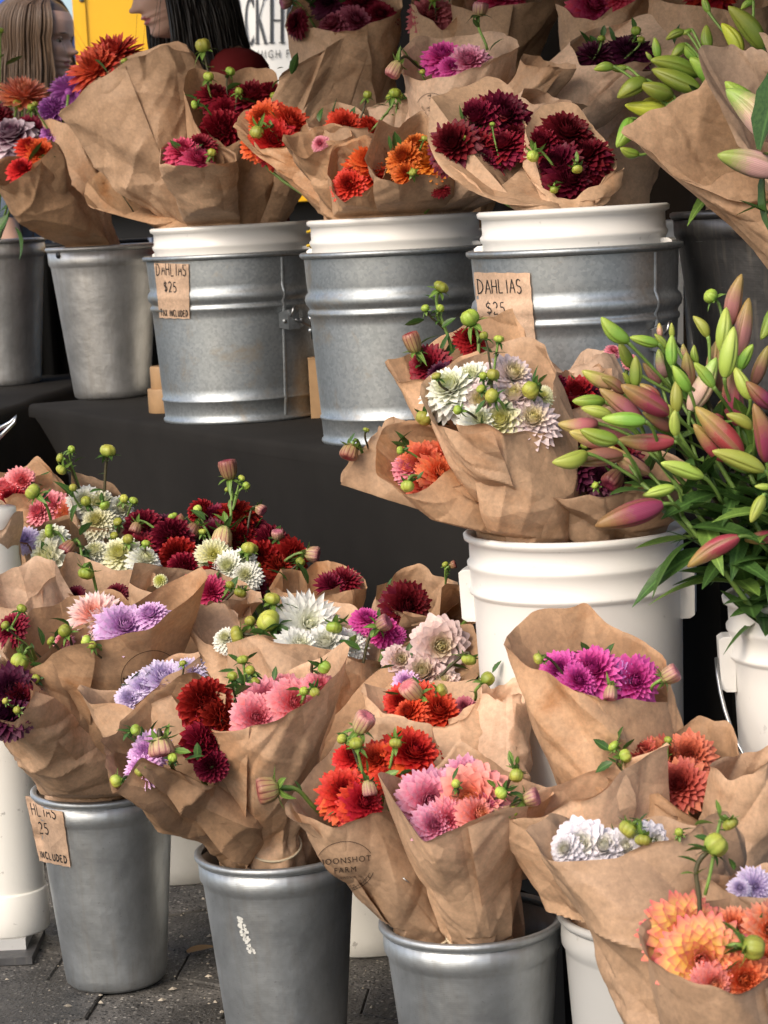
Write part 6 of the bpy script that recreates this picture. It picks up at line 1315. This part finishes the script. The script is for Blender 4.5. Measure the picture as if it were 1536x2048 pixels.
SERIF = {'B': [([(.06, 0), (.06, 1)], .10), ([(0, .985)] + arc(.16, .76, .15, .225, 90, -90) + [(.06, .53)], .055), ([(.06, .53)] + arc(.18, .27, .17, .26, 90, -90) + [(0, .012)], .06)],
         'A': [([(.03, 0), (.19, 1)], .035), ([(.19, 1), (.35, 0)], .095), ([(.09, .34), (.29, .34)], .035), ([(-.04, .012), (.10, .012)], .03), ([(.27, .012), (.43, .012)], .03)],
         'C': [(arc(.20, .5, .17, .485, 48, 312, 26), .075), ([(.32, .98), (.32, .80)], .04), ([(.32, .2), (.32, .05)], .03)],
         'K': [([(.06, 0), (.06, 1)], .095), ([(.08, .44), (.32, 1)], .035), ([(.13, .54), (.37, 0)], .095), ([(-.03, .988), (.15, .988)], .03), ([(-.03, .012), (.15, .012)], .03), ([(.24, .988), (.40, .988)], .03), ([(.29, .012), (.45, .012)], .03)],
         'H': [([(.06, 0), (.06, 1)], .095), ([(.35, 0), (.35, 1)], .095), ([(.06, .5), (.35, .5)], .035), ([(-.03, .988), (.15, .988)], .03), ([(-.03, .012), (.15, .012)], .03), ([(.26, .988), (.44, .988)], .03), ([(.26, .012), (.44, .012)], .03)],
         'O': [(arc(.21, .5, .18, .485, 0, 360, 32), .085)]}
allv = []
def ban_px(xp, yb, v, sc): return (xp + v[0] * sc, yb - v[1] * sc)
for ch, xp in (('B', 436), ('A', 466), ('C', 495), ('K', 519), ('H', 537.5), ('O', 574)):
    sc = 92.0; k = {'B': .62, 'A': .62, 'C': .58, 'K': .60, 'H': .78, 'O': .90}[ch]
    xo = {'B': 446, 'A': 466, 'C': 490, 'K': 511, 'H': 539, 'O': 573}[ch]; yb = 90 - (xo - 470) * 0.05
    V, F = strokes(SERIF[ch]); allv.append(([(xo + v[0] * sc * k, yb - v[1] * sc, 0) for v in V], F))
V, F = join(*allv); print_on('lettering', bn, tr, V, F, lambda v: (v[0], v[1]), MBTXT, e, 0.004)
V, F = font_mesh('HIGH FALLS', 1.35); xs = [v[0] for v in V]
V = [(516 + (v[0] - min(xs)) / (max(xs) - min(xs)) * 106, 117 - v[1] * 23 - 0.05 * 60 * (v[0] - min(xs)) / (max(xs) - min(xs)), 0) for v in V]
print_on('small_lettering', bn, tr, V, F, lambda v: (v[0], v[1]), MBTXT, e, 0.004)
# blue canopy
MBLUE = mat_simple('blue_canopy_fabric', (0.035, 0.10, 0.48, 1), 0.6, nscale=4, namt=0.15)
cxr = P(92, 30, 11).x; cy0 = P(92, 30, 11).y
e = empty('canopy_tent', (cxr - 1.5, cy0 + 1.5, 0), 'blue market canopy tent far behind the brown-haired woman', 'canopy')
ex = [(cxr - 3.0, cy0), (cxr, cy0), (cxr, cy0 + 3.0), (cxr - 3.0, cy0 + 3.0)]
V = [(x, y, 2.22) for x, y in ex] + [(cxr - 1.5, cy0 + 1.5, 3.1)]; child('roof', V, [(0, 1, 4), (1, 2, 4), (2, 3, 4), (3, 0, 4)], MBLUE, e, smooth=False)
V = []
for z in (2.215, 1.99): V += [(x, y, z) for x, y in ex]
child('valance', V, [(i, (i + 1) % 4, 4 + (i + 1) % 4, 4 + i) for i in range(4)], MBLUE, e, smooth=False)
for x, y in ex: V, F = tube([(x, y, 0), (x, y, 2.2)], 0.02, 8); child('pole', V, F, MWIRE, e)
V, F = tube([(cxr - 3.0, cy0 + 0.03, 2.05), (cxr, cy0 + 0.03, 2.21)], 0.012, 8); child('crossbar', V, F, MWIRE, e)

# ------------------------------------------------------------------ people
def interp(z, pts): return float(np.interp(z, [p[0] for p in pts], [p[1] for p in pts]))
FRONT = [(-.06, .20), (0, .33), (.03, .395), (.07, .42), (.11, .405), (.145, .40), (.175, .425), (.205, .412), (.235, .435), (.27, .42), (.31, .425), (.38, .42), (.44, .41), (.48, .405), (.53, .43), (.60, .445), (.70, .435), (.80, .385), (.88, .30), (.95, .18), (1.0, 0.01)]
BACKP = [(-.06, .12), (0, .14), (.1, .22), (.2, .31), (.35, .41), (.5, .46), (.65, .47), (.78, .43), (.88, .34), (.95, .21), (1.0, 0.01)]
HALF = [(-.06, .10), (0, .145), (.05, .19), (.1, .225), (.2, .275), (.3, .305), (.45, .335), (.55, .345), (.65, .345), (.78, .31), (.88, .24), (.95, .15), (1.0, .01)]
NOSE = [(.27, 0), (.295, .028), (.315, .078), (.335, .094), (.36, .082), (.41, .050), (.46, .026), (.50, .012), (.53, 0)]
def head_mesh():
    n, m = 72, 80; V = []; zs = np.linspace(-0.06, 1.0, m)
    for z in zs:
        xf, xb, hw = interp(z, FRONT), interp(z, BACKP), interp(z, HALF)
        for i in range(n):
            f = 2 * math.pi * i / n; c, s = math.cos(f), math.sin(f)
            x = xf * math.copysign(abs(c) ** 0.82, c) if c > 0 else xb * c; y = hw * math.copysign(abs(s) ** 0.92, s)
            if c > 0:
                x += interp(z, NOSE) * (math.exp(-(y / 0.042) ** 2) + (0.25 * math.exp(-(y / 0.085) ** 2) if z < .36 else 0))
                x -= 0.045 * math.exp(-((abs(y) - 0.15) / 0.075) ** 2 - ((z - 0.475) / 0.045) ** 2)
                x += 0.018 * math.exp(-((abs(y) - 0.14) / 0.09) ** 2 - ((z - 0.545) / 0.025) ** 2)
                x += 0.020 * math.exp(-((abs(y) - 0.19) / 0.08) ** 2 - ((z - 0.36) / 0.06) ** 2)
                x += 0.022 * math.exp(-(y / 0.10) ** 2) * (math.exp(-((z - .182) / .016) ** 2) + math.exp(-((z - .228) / .016) ** 2)) - 0.012 * math.exp(-(y / 0.12) ** 2 - ((z - .205) / .008) ** 2)
            V.append(Vector((x, y, z)))
    F = grid_faces(n, m, True)
    return V, F
MSKIN = {}
def mat_skin(name, c, lip):
    g = NT(name); f = g.noise(9, 4, 0.6, coords(g))
    col = g.ramp(f, [(0.3, tuple(x * .88 for x in c[:3]) + (1,)), (0.7, c)])
    return g.done(g.bsdf(color=col, rough=0.5, spec=0.35, **{'Subsurface Weight': 0.12, 'Subsurface Radius': (0.012, 0.005, 0.003), 'Subsurface Scale': 0.6}))
def mat_hair(name, a, b):
    g = NT(name); c = coords(g); mp = g.n('Mapping', {'Vector': c, 'Scale': (260, 260, 14)}).outputs[0]
    col = g.ramp(g.noise(1.0, 4, 0.6, mp), [(0.3, a), (0.7, b)])
    return g.done(g.bsdf(color=col, rough=0.42, spec=0.5))
def skin_body(pts, edges, rad, sub=2):
    me = bpy.data.meshes.new('b'); me.from_pydata([tuple(p) for p in pts], edges, []); o = bpy.data.objects.new('b', me); COL.objects.link(o)
    md = o.modifiers.new('s', 'SKIN')
    for v, r in zip(me.skin_vertices[0].data, rad): v.radius = r; v.use_root = False
    me.skin_vertices[0].data[0].use_root = True
    sb = o.modifiers.new('d', 'SUBSURF'); sb.levels = sub; sb.render_levels = sub
    bpy.context.view_layer.update()
    m2 = bpy.data.meshes.new_from_object(o.evaluated_get(bpy.context.evaluated_depsgraph_get()))
    V = [v.co.copy() for v in m2.vertices]; F = [tuple(p.vertices) for p in m2.polygons]
    bpy.data.objects.remove(o); bpy.data.meshes.remove(m2)
    return V, F
def person(label, chin, yaw, pitch, hh, hair_cols, skin, shirt, lipc, hairlen, hands, roll=0.0, face_gap=58, seed=1, neck=0.42, lean=0.12):
    """chin: world point under the chin; yaw 0 faces +X, +90 faces +Y"""
    Rm = Matrix.Rotation(yaw, 3, 'Z') @ Matrix.Rotation(roll, 3, 'X') @ Matrix.Rotation(pitch, 3, 'Y')
    fx = Matrix.Rotation(yaw, 3, 'Z') @ Vector((1, 0, 0)); fy = Matrix.Rotation(yaw, 3, 'Z') @ Vector((0, 1, 0))
    H = lambda p: chin + Rm @ (Vector(p) * hh)
    neck_b = H((-0.12, 0, 0)) - Vector((0, 0, hh * neck)) - fx * hh * lean
    g0 = Vector((neck_b.x, neck_b.y, 0)) - fx * 0.05
    zt = neck_b.z
    e = empty('person', g0, label, 'person')
    # skeleton
    pel = g0 + Vector((0, 0, zt * 0.60)); spine = pel + Vector((0, 0, zt * 0.14)) + fx * 0.01; chest = neck_b - Vector((0, 0, 0.14)) - fx * 0.01
    pts = [pel, spine, chest, neck_b, H((-0.07, 0, 0.12))]; rad = [(.15, .11), (.125, .095), (.15, .105), (.062, .058), (.056, .056)]
    edges = [(0, 1), (1, 2), (2, 3), (3, 4)]
    for sgn, hnd in zip((1, -1), hands):
        sh = chest + fy * sgn * 0.175 + Vector((0, 0, 0.075)); 
        el = sh + fy * sgn * 0.04 - Vector((0, 0, 0.26)) + fx * 0.03 if hnd is None else sh + (Vector(hnd) - sh) * 0.48 - Vector((0, 0, 0.10))
        wr = el - Vector((0, 0, 0.22)) + fx * 0.08 if hnd is None else Vector(hnd)
        k = len(pts); pts += [chest + fy * sgn * 0.09 + Vector((0, 0, 0.08)), sh, el, wr]; rad += [(.075, .075), (.058, .058), (.043, .043), (.028, .028)]
        edges += [(2, k), (k, k + 1), (k + 1, k + 2), (k + 2, k + 3)]
        hp = pel + fy * sgn * 0.09 - Vector((0, 0, 0.05)); kn = hp - Vector((0, 0, zt * 0.27)) + fx * 0.02; an = Vector((hp.x, hp.y, 0.08)); toe = an + fx * 0.15 - Vector((0, 0, 0.045))
        k = len(pts); pts += [hp, kn, an, toe]; rad += [(.085, .085), (.058, .058), (.042, .042), (.035, .030)]; edges += [(0, k), (k, k + 1), (k + 1, k + 2), (k + 2, k + 3)]
    bv, bf = skin_body(pts, edges, rad)
    hv, hf = head_mesh(); hv = [H(v) for v in hv]
    parts = [(bv, bf), (hv, hf)]
    # hands
    for sgn, hnd, wi, ei in zip((1, -1), hands, (8, 16), (7, 15)):
        wr, el = pts[wi], pts[ei]; d_ = (wr - el).normalized(); s_ = d_.cross(Vector((0, 0, 1))).normalized(); n_ = s_.cross(d_)
        palm = [wr - d_ * 0.01, wr + d_ * 0.03, wr + d_ * 0.075, wr + d_ * 0.088]
        V, F = tube(palm, [0.026, 0.037, 0.040, 0.030], 14); V = [wr + (p - wr) - n_ * ((p - wr).dot(n_)) * 0.5 for p in V]; parts.append((V, F))
        for q, (off, L) in enumerate(((-.030, .062), (-.010, .074), (.010, .070), (.030, .055))):
            r0 = wr + d_ * 0.072 + s_ * off; pp = [r0, r0 + d_ * L * 0.45 - n_ * 0.004, r0 + d_ * L * 0.75 - n_ * 0.018, r0 + d_ * L * 0.92 - n_ * 0.034]
            parts.append(tube(pp, [0.0095, 0.009, 0.008, 0.0055], 10))
        r0 = wr + d_ * 0.025 + s_ * 0.028 * -sgn; parts.append(tube([r0, r0 + d_ * 0.025 - s_ * sgn * 0.020 - n_ * .006, r0 + d_ * 0.052 - s_ * sgn * 0.024 - n_ * .016], [0.012, 0.0105, 0.007], 10))
    V, F = join(*parts)
    body = child('body', V, F, skin, e)
    ns = len(bv)
    me = body.data; me.materials.append(lipc); me.materials.append(hair_cols)
    inv = Rm.inverted()
    for p in me.polygons:
        if ns <= p.vertices[0] < ns + len(hv):
            c = inv @ (p.center + g0 - chin) / hh
            if c.x > 0.36 and abs(c.y) < 0.105 and 0.165 < c.z < 0.245 and abs(c.y) < 0.105 - 0.7 * abs(c.z - 0.205): p.material_index = 1
            elif c.z > 0.70 + 0.10 * (c.x > 0) or (c.x < 0.0 and c.z > 0.30): p.material_index = 2
    # eyes, brows, ears
    MEYE = bpy.data.materials.get('eye_white') or mat_simple('eye_white', (0.62, 0.58, 0.54, 1), 0.2)
    MIRIS = bpy.data.materials.get('dark_iris') or mat_simple('dark_iris', (0.02, 0.012, 0.008, 1), 0.15)
    for sg in (-1, 1):
        c = Vector((0.305, sg * 0.145, 0.475))
        V, F = lathe([(0.001, -.062), (.03, -.054), (.052, -.034), (.062, 0), (.052, .034), (.03, .054), (.001, .062)], 16)
        ey = child('eye', [H(c + Vector(v)) for v in V], F, MEYE, e)
        q = c + Vector((0.045, -sg * 0.0, -0.012)); child('iris', [H(q + Vector(v) * 0.46) for v in V], F, MIRIS, ey, e.location)
        V, F = lathe([(0.066, -0.004), (.067, 0.01), (.056, .038), (.032, .060), (.001, .068)], 16); child('eyelid', [H(c + Vector(v)) for v in V], F, skin, e)
        lid = [(c + Vector((0.062 * math.cos(a) * 0.95 + 0.006, sg * -0.062 * math.sin(a), 0.010 + 0.012 * math.cos(a)))) for a in np.linspace(-1.1, 1.1, 9)]
        V, F = tube([H(p) for p in lid], [hh * r for r in (.004, .009, .012, .013, .013, .013, .012, .009, .004)], 8); child('eyelid_fold', V, F, skin, e)
        V, F = tube([H(p + Vector((0.012, 0, -0.014))) for p in lid], hh * 0.0045, 6); child('eyelashes', V, F, hair_cols, e)
        br = [(Vector((0.405 - 0.25 * (a ** 2), sg * (0.05 + a * 0.42), 0.548 + 0.05 * a - 0.14 * a * a)) + Vector((0.018, 0, 0))) for a in np.linspace(0.02, 0.42, 8)]
        V, F = tube([H(p) for p in br], [hh * r for r in (.006, .012, .013, .012, .011, .009, .007, .003)], 8); child('eyebrow', V, F, hair_cols, e)
        ear = [(Vector((-0.03 + 0.06 * math.cos(a), sg * (0.335 + 0.03 * abs(math.sin(a / 2))), 0.40 + 0.095 * math.sin(a)))) for a in np.linspace(-2.2, 2.9, 14)]
        V, F = tube([H(p) for p in ear], hh * 0.017, 8); child('ear', V, F, skin, e)
    # hair: many thin locks from the parting down over the head
    r = random.Random(seed); parts = []
    zz = [p[0] for p in FRONT]
    def surf(phi, z):
        xf, xb, hw = interp(z, FRONT), interp(z, BACKP), interp(z, HALF); c, s = math.cos(phi), math.sin(phi)
        return Vector((xf * math.copysign(abs(c) ** .82, c) if c > 0 else xb * c, hw * s, z))
    for k in range(900):
        side = r.choice((-1, 1)); phi = side * math.radians(r.uniform(face_gap, 180)); lift = r.uniform(0.015, 0.085)
        path = []
        fr_ = math.cos(phi)
        for t in np.linspace(0, 1, 9):                    # over the crown
            z = 0.995 - 0.62 * t ** 1.3; ph = phi if t > 0.35 else side * (abs(phi) * (0.55 + 0.45 * t / 0.35))
            p = surf(ph, z); o_ = Vector((p.x, p.y, (z - 0.5) * 0.6)).normalized(); path.append(H(p + o_ * (lift * (0.5 + 0.5 * t))))
        L = hairlen * r.uniform(0.75, 1.05) * hh; last = path[-1]; outd = (last - H((0, 0, .37))); outd.z = 0; outd.normalize()
        sw = r.uniform(-.02, .02); wv_ = r.uniform(0, 6.28)
        for t in np.linspace(0.12, 1, 9):
            path.append(last - Vector((0, 0, L * t)) + outd * (0.012 * math.sin(t * 4 + wv_) + 0.02 * t) + fy * (sw * t + 0.006 * math.sin(t * 7 + wv_)) - fx * (0.03 * t))
        w_ = hh * r.uniform(0.005, 0.014)
        parts.append(tube(path, [w_ * q for q in (.5, .9, 1, 1, 1, 1, 1, 1, 1, 1, 1, 1, .95, .9, .8, .65, .45, .15)], 5))
    for k in range(26):                                   # flyaway strands
        side = r.choice((-1, 1)); phi = side * math.radians(r.uniform(face_gap - 8, 180)); p = H(surf(phi, 0.5) * 1.12); a = Vector((r.uniform(-1, 1), r.uniform(-1, 1), -1.2))
        path = bez(H(surf(phi, 0.85) * 1.06), p + a * 0.02, p + a * 0.10 * hairlen + Vector((0, 0, -0.05)), n=9); parts.append(tube(path, 0.0004, 4))
    V, F = join(*parts); hr_ = child('hair', V, F, hair_cols, e)
    # shirt and trousers: the same skeleton a little fuller
    sv, sf = skin_body([p for p in pts[:4]] + pts[5:8] + pts[13:16], [(0, 1), (1, 2), (2, 3), (2, 4), (4, 5), (5, 6), (2, 7), (7, 8), (8, 9)], [(.165, .125), (.142, .112), (.166, .120), (.092, .086), (.09, .088), (.074, .072), (.056, .056), (.09, .088), (.074, .072), (.056, .056)])
    child('shirt', sv, sf, shirt, e)
    tp_ = [pel] + pts[9:12] + pts[17:20]
    tv_, tf_ = skin_body(tp_, [(0, 1), (1, 2), (2, 3), (0, 4), (4, 5), (5, 6)], [(.160, .122), (.098, .096), (.072, .07), (.058, .056), (.098, .096), (.072, .07), (.058, .056)])
    child('trousers', tv_, tf_, bpy.data.materials.get('dark_denim') or mat_cloth('dark_denim', (0.02, 0.025, 0.045, 1), 500), e)
    return e
sk = mat_skin('skin', (0.64, 0.40, 0.31, 1), None); lip = mat_simple('lips', (0.42, 0.12, 0.11, 1), 0.4)
hd = mat_hair('dark_hair', (0.008, 0.006, 0.006, 1), (0.026, 0.018, 0.015, 1)); hb = mat_hair('brown_hair', (0.050, 0.030, 0.018, 1), (0.16, 0.095, 0.055, 1))
person('dark-haired woman in a dark red top looking down at the bouquets', P(385, 50, 5.55), math.radians(200), math.radians(20), 0.252, hd, sk, mat_cloth('dark_red_knit', (0.17, 0.016, 0.016, 1), 300), lip, 1.15,
       (P(385, 215, 4.95), P(420, 330, 5.15)), face_gap=66, seed=4, neck=0.30, lean=0.14)
person('woman with long brown hair and a grey-blue top in profile', P(70, 160, 6.72), math.radians(-14), math.radians(6), 0.250, hb, sk, mat_cloth('grey_blue_cotton', (0.16, 0.20, 0.26, 1), 300), lip, 2.2,
       (None, None), face_gap=54, seed=9)
